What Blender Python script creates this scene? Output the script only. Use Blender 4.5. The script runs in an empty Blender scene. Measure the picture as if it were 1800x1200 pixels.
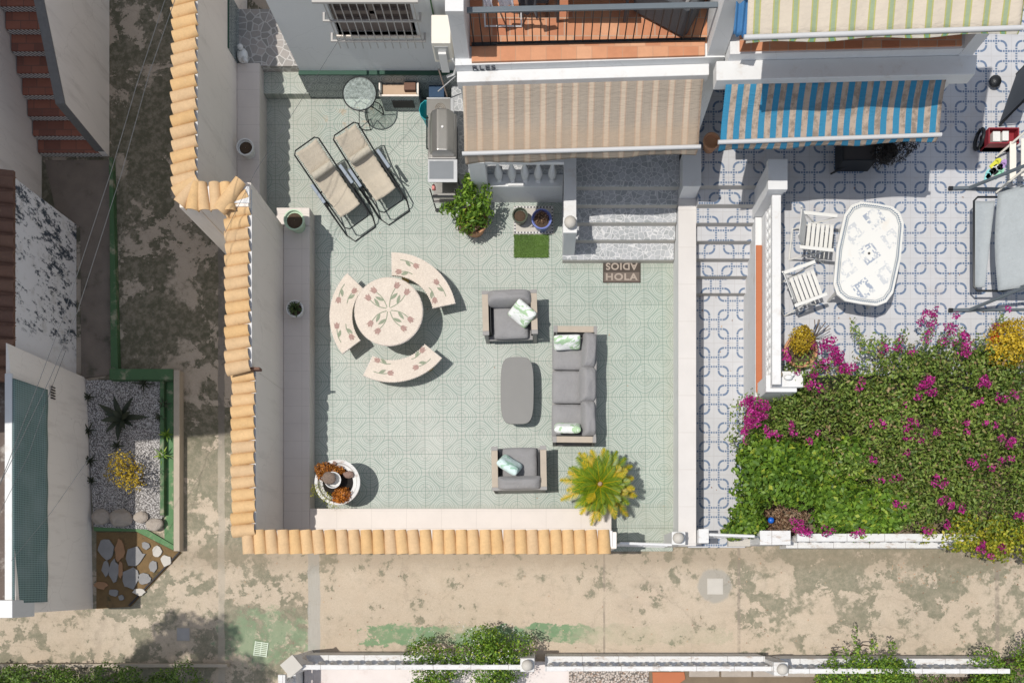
import bpy, bmesh, math, random
import numpy as np
from mathutils import Vector, Matrix
R = math.radians
rnd = random.Random(11)
H0, F0, NX, NY = 16.0, 1600.0, 960.0, 1020.0      # camera height, focal length and ground point under the camera
# ------------------------------------------------------------------ camera, sky, sun
sc = bpy.context.scene
cam_d = bpy.data.cameras.new("camera"); cam = bpy.data.objects.new("camera", cam_d)
sc.collection.objects.link(cam); sc.camera = cam
cam.location = (0, 0, H0); cam.rotation_euler = (0, 0, 0)
cam_d.sensor_width = 36; cam_d.lens = 36 * F0 / 1800
cam_d.shift_x = -(NX - 900) / 1800; cam_d.shift_y = (NY - 600) / 1800
cam_d.clip_end = 500
SUN = Vector((-0.345, -0.030, 1.0)).normalized()
w = bpy.data.worlds.new("World"); sc.world = w; w.use_nodes = True
nt = w.node_tree; nt.nodes.clear()
sky = nt.nodes.new('ShaderNodeTexSky'); sky.sky_type = 'NISHITA'; sky.sun_disc = False
sky.sun_elevation = math.asin(SUN.z); sky.sun_rotation = math.atan2(SUN.x, SUN.y) % (2 * math.pi)
bg = nt.nodes.new('ShaderNodeBackground'); bg.inputs[1].default_value = 0.142
wo = nt.nodes.new('ShaderNodeOutputWorld')
hs = nt.nodes.new('ShaderNodeHueSaturation'); hs.inputs['Saturation'].default_value = .52
nt.links.new(sky.outputs[0], hs.inputs['Color']); nt.links.new(hs.outputs[0], bg.inputs[0]); nt.links.new(bg.outputs[0], wo.inputs[0])
sd = bpy.data.lights.new("sun", 'SUN'); sd.energy = 3.5; sd.angle = R(0.5); sd.color = (1.0, 0.955, 0.89)
so = bpy.data.objects.new("sun", sd); sc.collection.objects.link(so)
so.rotation_euler = (-SUN).to_track_quat('-Z', 'Y').to_euler(); so.location = (-6, -1, 14)
sc.view_settings.view_transform = 'Standard'; sc.view_settings.look = 'None'
sc.view_settings.exposure = 0.0; sc.view_settings.gamma = 1
# ------------------------------------------------------------------ helpers
C = sc.collection
def P(px, py, z=0.0):
    k = (H0 - z) / F0
    return Vector(((px - NX) * k, (NY - py) * k, z))
def PF(px, py, Y):                       # point on the facade plane y = Y
    z = H0 - Y * F0 / (NY - py)
    return Vector(((px - NX) * (H0 - z) / F0, Y, z))
class MB:
    def __init__(s): s.v = []; s.f = []; s.m = []
    def add(s, vs, fs, m=0):
        o = len(s.v); s.v += [tuple(v) for v in vs]
        for f in fs: s.f.append(tuple(i + o for i in f)); s.m.append(m)
        return s
    def prism(s, pts, z0, z1, m=0):
        n = len(pts)
        vs = [(p[0], p[1], z0) for p in pts] + [(p[0], p[1], z1) for p in pts]
        fs = [tuple(range(n - 1, -1, -1)), tuple(range(n, 2 * n))]
        fs += [(i, (i + 1) % n, n + (i + 1) % n, n + i) for i in range(n)]
        return s.add(vs, fs, m)
    def box(s, x0, x1, y0, y1, z0, z1, m=0):
        return s.prism([(x0, y0), (x1, y0), (x1, y1), (x0, y1)], z0, z1, m)
    def pbox(s, a, b, c, d, z1, z0, m=0):    # pixel rectangle of its top face
        p = P(a, d, z1); q = P(c, b, z1)
        return s.box(p.x, q.x, p.y, q.y, z0, z1, m)
    def hexa(s, lo, hi, m=0):
        n = len(lo)
        return s.add(list(lo) + list(hi), [tuple(range(n - 1, -1, -1)), tuple(range(n, 2 * n))] +
                     [(i, (i + 1) % n, n + (i + 1) % n, n + i) for i in range(n)], m)
    def tube(s, pts, r, n=7, closed=False, m=0):
        pts = [Vector(p) for p in pts]; k = len(pts)
        rs = r if isinstance(r, (list, tuple)) else [r] * k
        vs = []; up = None
        for i, p in enumerate(pts):
            a = pts[(i - 1) % k] if (closed or i > 0) else p
            b = pts[(i + 1) % k] if (closed or i < k - 1) else p
            d = (b - a).normalized() if (b - a).length > 1e-9 else Vector((0, 0, 1))
            ref = Vector((0, 0, 1)) if abs(d.z) < 0.9 else Vector((1, 0, 0))
            u = d.cross(ref).normalized(); w_ = d.cross(u).normalized()
            if up is not None and u.dot(up) < 0 and abs(u.dot(up)) > .5: u = -u; w_ = -w_
            up = u
            for j in range(n):
                t = 2 * math.pi * j / n
                vs.append(p + u * math.cos(t) * rs[i] + w_ * math.sin(t) * rs[i])
        fs = []
        for i in range(k if closed else k - 1):
            for j in range(n):
                a = i * n + j; b = i * n + (j + 1) % n; c = ((i + 1) % k) * n + (j + 1) % n; d = ((i + 1) % k) * n + j
                fs.append((a, b, c, d))
        if not closed: fs += [tuple(range(n - 1, -1, -1)), tuple(range((k - 1) * n, k * n))]
        return s.add(vs, fs, m)
    def lathe(s, prof, cx=0, cy=0, n=28, m=0, cap=True):
        vs = []; 
        for r, z in prof:
            for j in range(n):
                t = 2 * math.pi * j / n; vs.append((cx + r * math.cos(t), cy + r * math.sin(t), z))
        fs = []
        for i in range(len(prof) - 1):
            for j in range(n): fs.append((i * n + j, i * n + (j + 1) % n, (i + 1) * n + (j + 1) % n, (i + 1) * n + j))
        if cap: fs += [tuple(range(n - 1, -1, -1)), tuple(range((len(prof) - 1) * n, len(prof) * n))]
        return s.add(vs, fs, m)
    def ball(s, c, r, sx=1, sy=1, sz=1, nu=14, nv=9, m=0, jit=0):
        vs = [(c[0], c[1], c[2] - r * sz)]
        for i in range(1, nv):
            a = math.pi * i / nv
            for j in range(nu):
                t = 2 * math.pi * j / nu; q = 1 + (rnd.random() - .5) * jit
                vs.append((c[0] + r * sx * q * math.sin(a) * math.cos(t), c[1] + r * sy * q * math.sin(a) * math.sin(t), c[2] - r * sz * q * math.cos(a)))
        vs.append((c[0], c[1], c[2] + r * sz)); e = len(vs) - 1
        fs = [(0, 1 + (j + 1) % nu, 1 + j) for j in range(nu)]
        for i in range(nv - 2):
            for j in range(nu): a = 1 + i * nu; fs.append((a + j, a + (j + 1) % nu, a + nu + (j + 1) % nu, a + nu + j))
        a = 1 + (nv - 2) * nu
        fs += [(a + j, a + (j + 1) % nu, e) for j in range(nu)]
        return s.add(vs, fs, m)
    def xf(s, M):
        s.v = [tuple(M @ Vector(v)) for v in s.v]; return s
    def build(s, name, mats, parent=None, smooth=False, bevel=0, solid=True, seg=2, subd=0):
        if not isinstance(mats, (list, tuple)): mats = [mats]
        off = Vector((0, 0, 0)); q = parent
        while q is not None: off += q.location; q = q.parent
        org = Vector((0, 0, 0))
        if parent is None:
            a = np.array(s.v); lo = a.min(0); hi = a.max(0)
            org = Vector(((lo[0] + hi[0]) / 2, (lo[1] + hi[1]) / 2, lo[2]))
        me = bpy.data.meshes.new(name)
        me.from_pydata([tuple(Vector(v) - off - org) for v in s.v], [], s.f)
        for mt in mats: me.materials.append(mt)
        for p, k in zip(me.polygons, s.m): p.material_index = k
        if solid:
            bm = bmesh.new(); bm.from_mesh(me); bmesh.ops.recalc_face_normals(bm, faces=bm.faces); bm.to_mesh(me); bm.free()
        if smooth:
            me.polygons.foreach_set('use_smooth', [True] * len(me.polygons))
            if smooth != 'all': me.set_sharp_from_angle(angle=R(40))
        ob = bpy.data.objects.new(name, me); C.objects.link(ob); ob.location = org
        if parent is not None: ob.parent = parent
        if bevel:
            b = ob.modifiers.new('bevel', 'BEVEL'); b.width = bevel; b.segments = seg; b.limit_method = 'ANGLE'; b.angle_limit = R(35)
        if subd:
            b = ob.modifiers.new('subd', 'SUBSURF'); b.levels = subd; b.render_levels = subd
        return ob
def tag(o, label=None, cat=None, group=None, kind=None):
    if label: o['label'] = label
    if cat: o['category'] = cat
    if group: o['group'] = group
    if kind: o['kind'] = kind
    return o
def thing(name, label, cat, loc=(0, 0, 0), rz=0.0, group=None):
    o = bpy.data.objects.new(name, None); C.objects.link(o); o.empty_display_size = .1
    o.location = loc; o.rotation_euler = (0, 0, rz); return tag(o, label, cat, group)
def ST(mb, name, mat, **k): return tag(mb.build(name, mat, **k), kind='structure')
def copy_tree(o, parent=None):
    c = o.copy(); C.objects.link(c)
    if parent is not None: c.parent = parent
    for ch in list(o.children): copy_tree(ch, c)
    return c
# ------------------------------------------------------------------ node expressions
class G:
    def __init__(s, name):
        s.m = bpy.data.materials.new(name); s.m.use_nodes = True; s.nt = s.m.node_tree
        s.b = s.nt.nodes['Principled BSDF']
    def new(s, t): return s.nt.nodes.new(t)
    def link(s, a, b): s.nt.links.new(a, b)
    def put(s, sock, v):
        if isinstance(v, S): s.link(v.o, sock)
        elif isinstance(v, (tuple, list)): sock.default_value = (v[0], v[1], v[2], 1) if len(sock.default_value) == 4 else tuple(v)[:len(sock.default_value)]
        else: sock.default_value = v
    def math(s, op, *a):
        n = s.new('ShaderNodeMath'); n.operation = op
        for i, v in enumerate(a): s.put(n.inputs[i], v)
        return S(s, n.outputs[0])
    def pos(s):
        return S(s, s.new('ShaderNodeNewGeometry').outputs['Position'])
    def obj(s): return S(s, s.new('ShaderNodeTexCoord').outputs['Object'])
    def uv(s): return S(s, s.new('ShaderNodeTexCoord').outputs['UV'])
    def island(s): return S(s, s.new('ShaderNodeNewGeometry').outputs['Random Per Island'])
    def xyz(s, v):
        n = s.new('ShaderNodeSeparateXYZ'); s.put(n.inputs[0], v); return [S(s, n.outputs[i]) for i in range(3)]
    def vec(s, x, y, z=0.0):
        n = s.new('ShaderNodeCombineXYZ')
        for i, v in enumerate((x, y, z)): s.put(n.inputs[i], v)
        return S(s, n.outputs[0])
    def noise(s, scale, detail=4, rough=.55, v=None, dist=0.0):
        n = s.new('ShaderNodeTexNoise'); n.inputs['Scale'].default_value = scale; n.inputs['Detail'].default_value = detail
        n.inputs['Roughness'].default_value = rough; n.inputs['Distortion'].default_value = dist
        s.put(n.inputs['Vector'], v if v is not None else s.pos()); return S(s, n.outputs['Fac'])
    def voro(s, scale, feature='F1', v=None, out='Distance', rnd_=1.0):
        n = s.new('ShaderNodeTexVoronoi'); n.feature = feature; n.inputs['Scale'].default_value = scale
        n.inputs['Randomness'].default_value = rnd_
        s.put(n.inputs['Vector'], v if v is not None else s.pos()); return S(s, n.outputs[out])
    def ss(s, a, b, x):                       # smoothstep
        n = s.new('ShaderNodeMapRange'); n.interpolation_type = 'SMOOTHSTEP'
        s.put(n.inputs['Value'], x); s.put(n.inputs['From Min'], a); s.put(n.inputs['From Max'], b)
        return S(s, n.outputs['Result'])
    def mix(s, f, a, b):
        n = s.new('ShaderNodeMix'); n.data_type = 'RGBA'
        s.put(n.inputs[0], f); s.put(n.inputs[6], a); s.put(n.inputs[7], b); return S(s, n.outputs[2])
    def hsv(s, c, v):
        n = s.new('ShaderNodeHueSaturation'); s.put(n.inputs['Color'], c); s.put(n.inputs['Value'], v); return S(s, n.outputs[0])
    def ramp(s, f, stops):
        n = s.new('ShaderNodeValToRGB'); s.put(n.inputs[0], f); e = n.color_ramp.elements
        while len(e) < len(stops): e.new(.5)
        for k, (p, c) in enumerate(stops): e[k].position = p; e[k].color = (*c, 1)
        return S(s, n.outputs[0])
    def band(s, x, c, hw, soft=.004):         # 1 near x = c
        return 1.0 - s.ss(hw, hw + soft, (x - c).abs())
    def out(s, col, rough=.8, bump=None, bs=.3, bd=.01, metal=0, **kw):
        s.put(s.b.inputs['Base Color'], col); s.put(s.b.inputs['Roughness'], rough); s.put(s.b.inputs['Metallic'], metal)
        for k, v in kw.items(): s.put(s.b.inputs[k.replace('_', ' ')], v)
        if bump is not None:
            n = s.new('ShaderNodeBump'); n.inputs['Strength'].default_value = bs; n.inputs['Distance'].default_value = bd
            s.put(n.inputs['Height'], bump); s.link(n.outputs[0], s.b.inputs['Normal'])
        return s.m
class S:
    def __init__(s, g, o): s.g = g; s.o = o
    def __add__(s, b): return s.g.math('ADD', s, b)
    __radd__ = __add__
    def __sub__(s, b): return s.g.math('SUBTRACT', s, b)
    def __rsub__(s, b): return s.g.math('SUBTRACT', b, s)
    def __mul__(s, b): return s.g.math('MULTIPLY', s, b)
    __rmul__ = __mul__
    def __truediv__(s, b): return s.g.math('DIVIDE', s, b)
    def __gt__(s, b): return s.g.math('GREATER_THAN', s, b)
    def __lt__(s, b): return s.g.math('LESS_THAN', s, b)
    def abs(s): return s.g.math('ABSOLUTE', s)
    def max(s, b): return s.g.math('MAXIMUM', s, b)
    def min(s, b): return s.g.math('MINIMUM', s, b)
    def frac(s): return s.g.math('FRACT', s)
    def floor(s): return s.g.math('FLOOR', s)
    def sqrt(s): return s.g.math('SQRT', s)
    def pow(s, b): return s.g.math('POWER', s, b)
    def cos(s): return s.g.math('COSINE', s)
    def sin(s): return s.g.math('SINE', s)
    def cl(s): return s.g.math('MINIMUM', s.g.math('MAXIMUM', s, 0.0), 1.0)
# ------------------------------------------------------------------ materials
def plain(name, col, rough=.7, var=.12, scale=6, bump=.15, bd=.004, metal=0, dirt=None, fine=120, **kw):
    g = G(name); o = g.obj() ; n = g.noise(scale, 5, .6, o); f = g.noise(fine, 3, .6, o)
    c = g.hsv(col, 1.0 - var + n * (2 * var) + (f - .5) * var)
    if dirt: c = g.mix(g.ss(.52, .72, g.noise(scale * .7, 7, .7, o)) * dirt[3], c, dirt[:3])
    return g.out(c, rough, f + n * .5, bump, bd, metal, **kw)
def stucco(name, col, dark, amt=.5, var=.06):
    g = G(name); p = g.pos(); x, y, z = g.xyz(p)
    st = g.noise(1.0, 6, .65, g.vec(x * 5.0, y * 5.0, z * .9)); big = g.noise(.7, 4, .6, p)
    c = g.hsv(col, 1 - var + big * (2 * var)); c = g.mix(g.ss(.5, .8, st) * amt, c, dark)
    sp = g.ss(.66, .72, g.noise(9, 6, .7, p)); c = g.mix(sp * amt * .7, c, dark)
    ck = g.voro(.8, 'DISTANCE_TO_EDGE', g.vec(x + big * .9, y + st * .5, z + big)); c = g.mix((1.0 - g.ss(.0015, .006, ck)) * .3, c, dark)
    c = g.mix(g.ss(.55, .75, g.noise(2.2, 8, .75, g.vec(x * 2.0, y * 2.0, z * .5))) * amt * .45, c, dark)
    return g.out(c, .9, g.noise(70, 4, .7, p) + g.noise(6, 2) * .6, .35, .008)
def stucco_peel():
    g = G('peeling_white_render'); p = g.pos(); x, y, z = g.xyz(p)
    v = g.vec(y * 1.9, z * .95, x)
    n = g.noise(5.0, 9, .8, v); m = g.noise(1.1, 3, .5, v)
    lim = 1.0 - g.ss(.0, .35, (y - 5.45).abs() - 1.25)
    mk = g.ss(.535, .57, n + (m - .5) * .35) * lim
    base = g.mix(g.ss(.5, .75, g.noise(4, 5, .6, p)), (.80, .79, .79), (.62, .60, .57))
    c = g.mix(mk, base, (.06, .075, .095))
    return g.out(c, .9, mk * -1.0 + g.noise(60, 3) * .2, .5, .006)
def green_tile():
    g = G('green_patterned_floor_tile'); p = g.pos(); X, Y, Z = g.xyz(p)
    T = .3228; a = R(.56); ca, sa = math.cos(a), math.sin(a)
    dx = X + 2.133; dy = Y - 2.867
    u = (dx * ca + dy * sa) / T; v = (dy * ca - dx * sa) / T
    def fold(t): return ((t / 2.0 + .5).frac() - .5) * 2.0
    u1, v1 = fold(u), fold(v); u2, v2 = fold(u + 1.0), fold(v + 1.0)
    r1 = (u1 * u1 + v1 * v1).sqrt(); r2 = (u2 * u2 + v2 * v2).sqrt()
    near1 = r1 < r2
    uu = u1 * near1 + u2 * (1.0 - near1); vv = v1 * near1 + v2 * (1.0 - near1)
    r = r1.min(r2); th = g.math('ARCTAN2', vv, uu)
    ln = g.band(r, .405, .012, .022).max(g.band(r, .50, .012, .022)).max(g.band(r, .585, .012, .022) * .8)
    c2 = (th * 4.0).cos(); star = r - c2 * .055 * g.ss(.45, .7, r)
    ln = ln.max(g.band(star, .665, .010, .022) * .8).max(g.band(star, .745, .014, .022))
    hub = g.band(r + (th * 8.0).cos() * .012, .21, .008, .022)
    sp = g.band((th * 10.0 / 6.28318 + .5).frac(), .5, .03 , .07) * (r > .21) * (r < .405)
    ln = ln.max(hub).max(sp * .8)
    rl = g.band(r, .455, .008, .02).max(g.band(r, .54, .01, .02)).max(g.band(star, .68, .006, .02))
    gu = (u - u.floor() - .5).abs(); gv = (v - v.floor() - .5).abs()
    grout = g.ss(.482, .492, gu).max(g.ss(.482, .492, gv))
    big = g.noise(.55, 4, .6, p); wear = g.noise(7, 5, .65, p)
    base = g.mix(g.ss(.35, .62, big), (.43, .44, .40), (.365, .395, .355))
    # greener towards the right hand part of the patio
    base = g.mix(g.ss(-1.0, 2.0, X) * .55, base, (.33, .385, .32))
    tid = g.noise(1.0, 0, .5, g.vec(u.floor() * 7.3, v.floor() * 5.1, 0.0))
    base = g.hsv(base, .87 + tid * .26 - g.ss(.5, .8, wear) * .06)
    fade = .55 + .45 * g.ss(.35, .6, g.noise(.9, 4, .6, p))
    c = g.mix((ln * (.44 + wear * .45) * fade).cl(), base, (.17, .25, .21))
    c = g.mix(rl * .5, c, (.58, .60, .55))
    c = g.mix(grout * .85, c, (.13, .20, .165))
    lime = g.ss(.62, .66, g.noise(2.6, 7, .75, g.vec(X * 1.6 + Y, Y * 1.0 - X * .8, 0.0))) * g.noise(3.5, 3); c = g.mix(lime * .5, c, (.62, .63, .58))
    # rusty scribble of stain near the glass table
    sx, sy = X + 3.05 + .3, Y - 8.0
    st = g.ss(.56, .62, g.noise(5.5, 6, .7, p)) * (1.0 - g.ss(.25, .75, ((X + 3.45) * (X + 3.45) + (Y - 8.15) * (Y - 8.15)).sqrt()))
    c = g.mix(st * .5, c, (.42, .29, .18))
    dirt = g.ss(.55, .8, g.noise(1.7, 8, .7, p)) * .22
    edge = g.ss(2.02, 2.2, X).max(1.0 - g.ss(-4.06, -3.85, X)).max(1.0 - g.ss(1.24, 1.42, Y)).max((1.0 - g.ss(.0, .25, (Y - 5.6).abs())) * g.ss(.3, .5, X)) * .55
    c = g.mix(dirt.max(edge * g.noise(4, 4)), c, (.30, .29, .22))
    rough = .42 + wear * .3
    return g.out(c, rough, (ln * -.5) - grout + g.noise(40, 3, .6, p) * .3, .35, .003)
def blue_tile():
    g = G('white_floor_tile_with_blue_chain_pattern'); p = g.pos(); X, Y, Z = g.xyz(p)
    q = .165
    up = Z > .98
    cx = 3.61 * (1.0 - up) + 4.635 * up; cy = 4.17 * (1.0 - up) + 3.945 * up
    u = (X - cx) / q; v = (Y - cy) / q
    def fold(t): return (((t / 4.0 + .5).frac() - .5) * 4.0)
    def sdr(a, b):
        r = .55
        qx = (a.abs() - (1.5 - r)); qy = (b.abs() - (1.5 - r))
        mx = qx.max(0.0); my = qy.max(0.0)
        d = ((mx * mx + my * my).sqrt() + qx.max(qy).min(0.0) - r).abs()
        corner = (qx > 0.02) * (qy > 0.02)
        # dashes: along y on vertical sides, along x on horizontal sides
        vert = qx > qy
        s_ = b * vert + a * (1.0 - vert)
        dash = 1.0 - g.ss(.31, .38, ((s_ * 4.0 + .5).frac() - .5).abs())
        dash = dash.max(corner)
        return (1.0 - g.ss(.085, .125, d)) * dash
    a1, b1 = fold(u), fold(v); a2, b2 = fold(u + 2.0), fold(v + 2.0)
    ln = sdr(a1, b1).max(sdr(a2, b2))
    gu = ((u / 2.0).frac() - .5).abs(); gv = ((v / 2.0).frac() - .5).abs()
    grout = g.ss(.484, .492, (gu)).max(g.ss(.484, .492, gv))
    wear = g.noise(6, 6, .65, p)
    base = g.hsv((.50, .50, .51), .86 + wear * .22)
    c = g.mix(ln * (.72 + wear * .35).cl(), base, (.075, .13, .225))
    c = g.mix(grout * .5, c, (.36, .34, .33))
    d = g.ss(.56, .74, g.noise(1.3, 8, .72, p)) * .35
    c = g.mix(d, c, (.42, .33, .25))
    return g.out(c, .45, grout * -1.0, .3, .003)
def crazy(name, light, stone, mortar, sc_=5.5):
    g = G(name); p = g.pos()
    pv = p
    e = g.voro(sc_, 'DISTANCE_TO_EDGE', pv); col = g.voro(sc_, 'F1', pv, 'Color')
    k = g.xyz(col)[0]
    c = g.mix(k, light, stone); c = g.hsv(c, .85 + g.noise(25, 5, .6, p) * .3)
    m = 1.0 - g.ss(.035, .07, e)
    c = g.mix(m, c, mortar)
    return g.out(c, .8, g.ss(.02, .09, e), .4, .006)
def dado(name):
    g = G(name); p = g.pos(); X, Y, Z = g.xyz(p)
    u = (X + Y * 1.0) / .21; v = Z / .24
    vr = v.floor(); uu = (u + vr * .5)
    a = (uu.frac() - .5) * 2.0; b = (v.frac() - .5) * 2.0
    r = (a * a + b * b).sqrt()
    ln = g.band(r, .82, .05, .05).max(g.band(r, .45, .05, .05)).max(g.ss(.92, .95, b.abs())).max(g.ss(1.05, 1.08, r))
    c = g.mix(ln * .75, (.30, .33, .32), (.10, .12, .125)); c = g.hsv(c, .85 + g.noise(9, 5) * .3)
    return g.out(c, .5, ln * -1.0, .2, .003)
def alley():
    g = G('worn_painted_concrete'); p = g.pos(); X, Y, Z = g.xyz(p)
    n = g.noise(1.55, 10, .66, p, .35); n2 = g.noise(5.5, 9, .75, p); fine = g.noise(45, 4, .7, p)
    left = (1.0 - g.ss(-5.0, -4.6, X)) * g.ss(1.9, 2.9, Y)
    right = g.ss(2.9, 4.2, X) * 1.0
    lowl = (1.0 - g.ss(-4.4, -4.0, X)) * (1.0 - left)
    near = g.ss(.25, .6, Y) * (1.0 - left)
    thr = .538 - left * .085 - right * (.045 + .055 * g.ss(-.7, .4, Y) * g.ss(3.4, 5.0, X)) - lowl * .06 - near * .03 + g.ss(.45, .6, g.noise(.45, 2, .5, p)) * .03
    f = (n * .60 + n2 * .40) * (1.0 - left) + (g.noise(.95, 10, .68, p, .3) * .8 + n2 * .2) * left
    soft = .010 + .075 * g.ss(.45, .7, g.noise(1.3, 3, .5, p))
    m = (g.ss(thr, thr + soft, f) * (.58 + .40 * g.ss(.35, .6, g.noise(9, 6, .75, p)))).cl()
    halo = g.ss(thr - .07, thr + .01, f) * g.ss(.4, .6, n2)
    inner = g.ss(thr + .05, thr + .06, f)
    bei = g.mix(g.noise(2.3, 5, .6, p), (.44, .355, .262), (.51, .435, .34))
    bei = g.mix(g.ss(.45, .8, g.noise(.8, 6, .7, p)) * .6, bei, (.47, .37, .28))
    bei = g.hsv(bei, .84 + fine * .3)
    # greyish soiling
    bei = g.mix(g.ss(.5, .72, g.noise(2.9, 8, .75, p)) * .30, bei, (.32, .28, .23))
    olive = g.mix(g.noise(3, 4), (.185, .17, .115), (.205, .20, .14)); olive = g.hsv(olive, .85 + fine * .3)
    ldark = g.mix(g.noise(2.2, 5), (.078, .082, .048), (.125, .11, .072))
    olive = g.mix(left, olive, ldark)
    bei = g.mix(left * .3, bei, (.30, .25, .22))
    bei = g.mix(halo * .35, bei, (.32, .275, .20))
    c = g.mix(m, bei, olive)
    grit = g.voro(120, 'F1', p, 'Color'); c = g.hsv(c, .93 + g.xyz(grit)[0] * .14)
    big2 = g.noise(.35, 3, .6, p); c = g.hsv(c, .86 + big2 * .28)
    # green edge band
    e = Y + (n - .5) * .5 + (n2 - .5) * .25
    gb = g.band(e + .96, 0.0, .15, .02) * g.ss(-5.3, -4.9, X) * (1.0 - g.ss(.3, 1.3, X) * .85) * g.ss(.40, .43, n2 + .12 - g.ss(.3, .6, X.abs() * .12))
    c = g.mix(gb * g.ss(.36, .52, g.noise(.8, 4, .6, p) + .22 * (1.0 - g.ss(-3.2, -1.5, X))) * (.55 + .45 * g.ss(.42, .5, g.noise(7, 6, .7, p))), c, g.mix(g.noise(2.5, 5, .7, p), (.09, .185, .09), (.24, .33, .19)))
    gb2 = (1.0 - g.ss(.4, .55, ((X + 5.0) * (X + 5.0) * .35 + (Y + 1.0) * (Y + 1.0)).sqrt() + (n2 - .5) * 1.1))
    c = g.mix(gb2 * g.ss(.36, .5, g.noise(4, 7, .75, p)) * .8, c, g.mix(g.noise(3, 4), (.11, .20, .10), (.24, .30, .19)))
    # cement filled trench and joints
    tr = g.band(X + 4.12 + (n - .5) * .12, 0.0, .095, .02) * (1.0 - g.ss(.7, .8, Y))
    c = g.mix(tr * .85, c, g.hsv((.36, .345, .31), .85 + g.noise(8, 4, .6, g.vec(X * 6.0, Y * .6, 0.0)) * .3))
    tr2 = g.band(X + 5.76 + (n - .5) * .10, 0.0, .05, .02)
    c = g.mix(tr2 * .75, c, g.mix(left, (.40, .35, .28), (.17, .15, .13)))
    jn = g.band(X - 1.03, 0.0, .012, .012).max(g.band(X - 3.42, 0.0, .016, .02)).max(g.band(X - 8.0, 0.0, .03, .02)) * (1.0 - g.ss(.9, 1.0, Y))
    c = g.mix(jn * g.ss(.3, .6, n2) * .75, c, (.24, .20, .16))
    st = g.ss(.50, .75, g.noise(1.1, 6, .7, g.vec(X * .8, Y * 3.0, 0.0))); c = g.mix(st * .30 * (1.0 - left), c, (.30, .25, .185))
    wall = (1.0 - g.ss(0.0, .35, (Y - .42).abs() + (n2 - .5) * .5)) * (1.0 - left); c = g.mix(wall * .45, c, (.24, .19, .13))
    ring = ((X - 2.99) * (X - 2.99) + (Y + .09) * (Y + .09)).sqrt()
    c = g.mix((1.0 - g.ss(.27, .33, ring + (n2 - .5) * .15)) * .85, c, (.33, .31, .27))
    ck = g.voro(.55, 'DISTANCE_TO_EDGE', g.vec(X + n2 * .6, Y + n * .6, 0.0))
    c = g.mix((1.0 - g.ss(.002, .008, ck)) * .18, c, (.16, .13, .10))
    c = g.mix(g.ss(.66, .70, g.noise(16, 4, .7, p)) * .45, c, (.17, .15, .12))
    return g.out(c, .9, fine + m * .5 + n2, .35, .006)
def roof_clay(name, a, b, c3):
    g = G(name); i = g.island(); n = g.noise(6, 6, .7); o = g.pos()
    c = g.ramp(i, [(0, a), (.5, b), (1, c3)]); c = g.hsv(c, .70 + n * .44 + (g.noise(30, 5, .7, o) - .5) * .30); c = g.mix(g.ss(.60, .68, g.noise(8, 8, .8, o)) * .4, c, (.30, .20, .12))
    c = g.mix(g.ss(.62, .75, g.noise(13, 5, .7, o)) * .3, c, (.62, .50, .38))
    return g.out(c, .85, g.noise(50, 4, .7, o), .3, .004)
def terracotta(name, t=.25, col=((.50, .21, .105), (.60, .30, .165), (.42, .16, .08)), gr=(.42, .33, .25)):
    g = G(name); p = g.pos(); X, Y, Z = g.xyz(p)
    row = (Y / t).floor(); u = X / t + row * .5; v = Y / t
    id_ = g.noise(1, 0, .5, g.vec(u.floor() * 5.3, row * 3.7, 0.0))
    c = g.ramp(id_, [(.3, col[2]), (.5, col[0]), (.7, col[1])]); c = g.hsv(c, .8 + g.noise(9, 6, .7, p) * .4)
    gm = g.ss(.465, .48, (u.frac() - .5).abs()).max(g.ss(.465, .48, (v.frac() - .5).abs()))
    c = g.mix(gm * .8, c, gr)
    return g.out(c, .7, gm * -1.0, .3, .003)
def stone_tile(name, base, line, w=.6, h=.3):
    g = G(name); p = g.pos(); X, Y, Z = g.xyz(p)
    a = ((X / w).frac() - .5).abs(); b = ((Y / h).frac() - .5).abs()
    gm = g.ss(.492, .497, a).max(g.ss(.484, .494, b))
    c = g.hsv(base, .9 + g.noise(2.5, 6, .65, p) * .2); c = g.mix(gm * .55, c, line)
    c = g.mix(g.ss(.6, .75, g.noise(5, 7, .7, p)) * .25, c, line)
    return g.out(c, .6, gm * -1.0, .2, .002)
def stripes(name, fn, rough=.85):
    g = G(name); u, v, _ = g.xyz(g.uv()); c = fn(g, u, v)
    c = g.hsv(c, .88 + g.noise(3, 6, .7) * .24)
    wr = g.noise(3.0, 5, .6, g.vec(u * 2.5, v * 9.0, 0.0)); th = g.noise(1.0, 2, .5, g.vec(u * 400.0, v * 60.0, 0.0))
    g.out(c, rough, wr + th * .08, .6, .04)
    # thin cloth lets a little light through
    t = g.new('ShaderNodeBsdfTranslucent'); g.put(t.inputs[0], c); mx = g.new('ShaderNodeMixShader'); mx.inputs[0].default_value = .18
    o = g.nt.nodes['Material Output']; g.link(g.b.outputs[0], mx.inputs[1]); g.link(t.outputs[0], mx.inputs[2]); g.link(mx.outputs[0], o.inputs[0])
    return g.m
def foliage(name, stops, rough=.55, trans=.34):
    g = G(name); i = g.island(); n = g.noise(1.3, 4, .6)
    c = g.ramp(i, stops); c = g.hsv(c, .50 + n * 1.05)  # broad noise paints lumpy light and shade into the leaf colour
    g.out(c, rough)
    t = g.new('ShaderNodeBsdfTranslucent'); g.put(t.inputs[0], c); mx = g.new('ShaderNodeMixShader'); mx.inputs[0].default_value = trans
    o = g.nt.nodes['Material Output']; g.link(g.b.outputs[0], mx.inputs[1]); g.link(t.outputs[0], mx.inputs[2]); g.link(mx.outputs[0], o.inputs[0])
    return g.m
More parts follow.
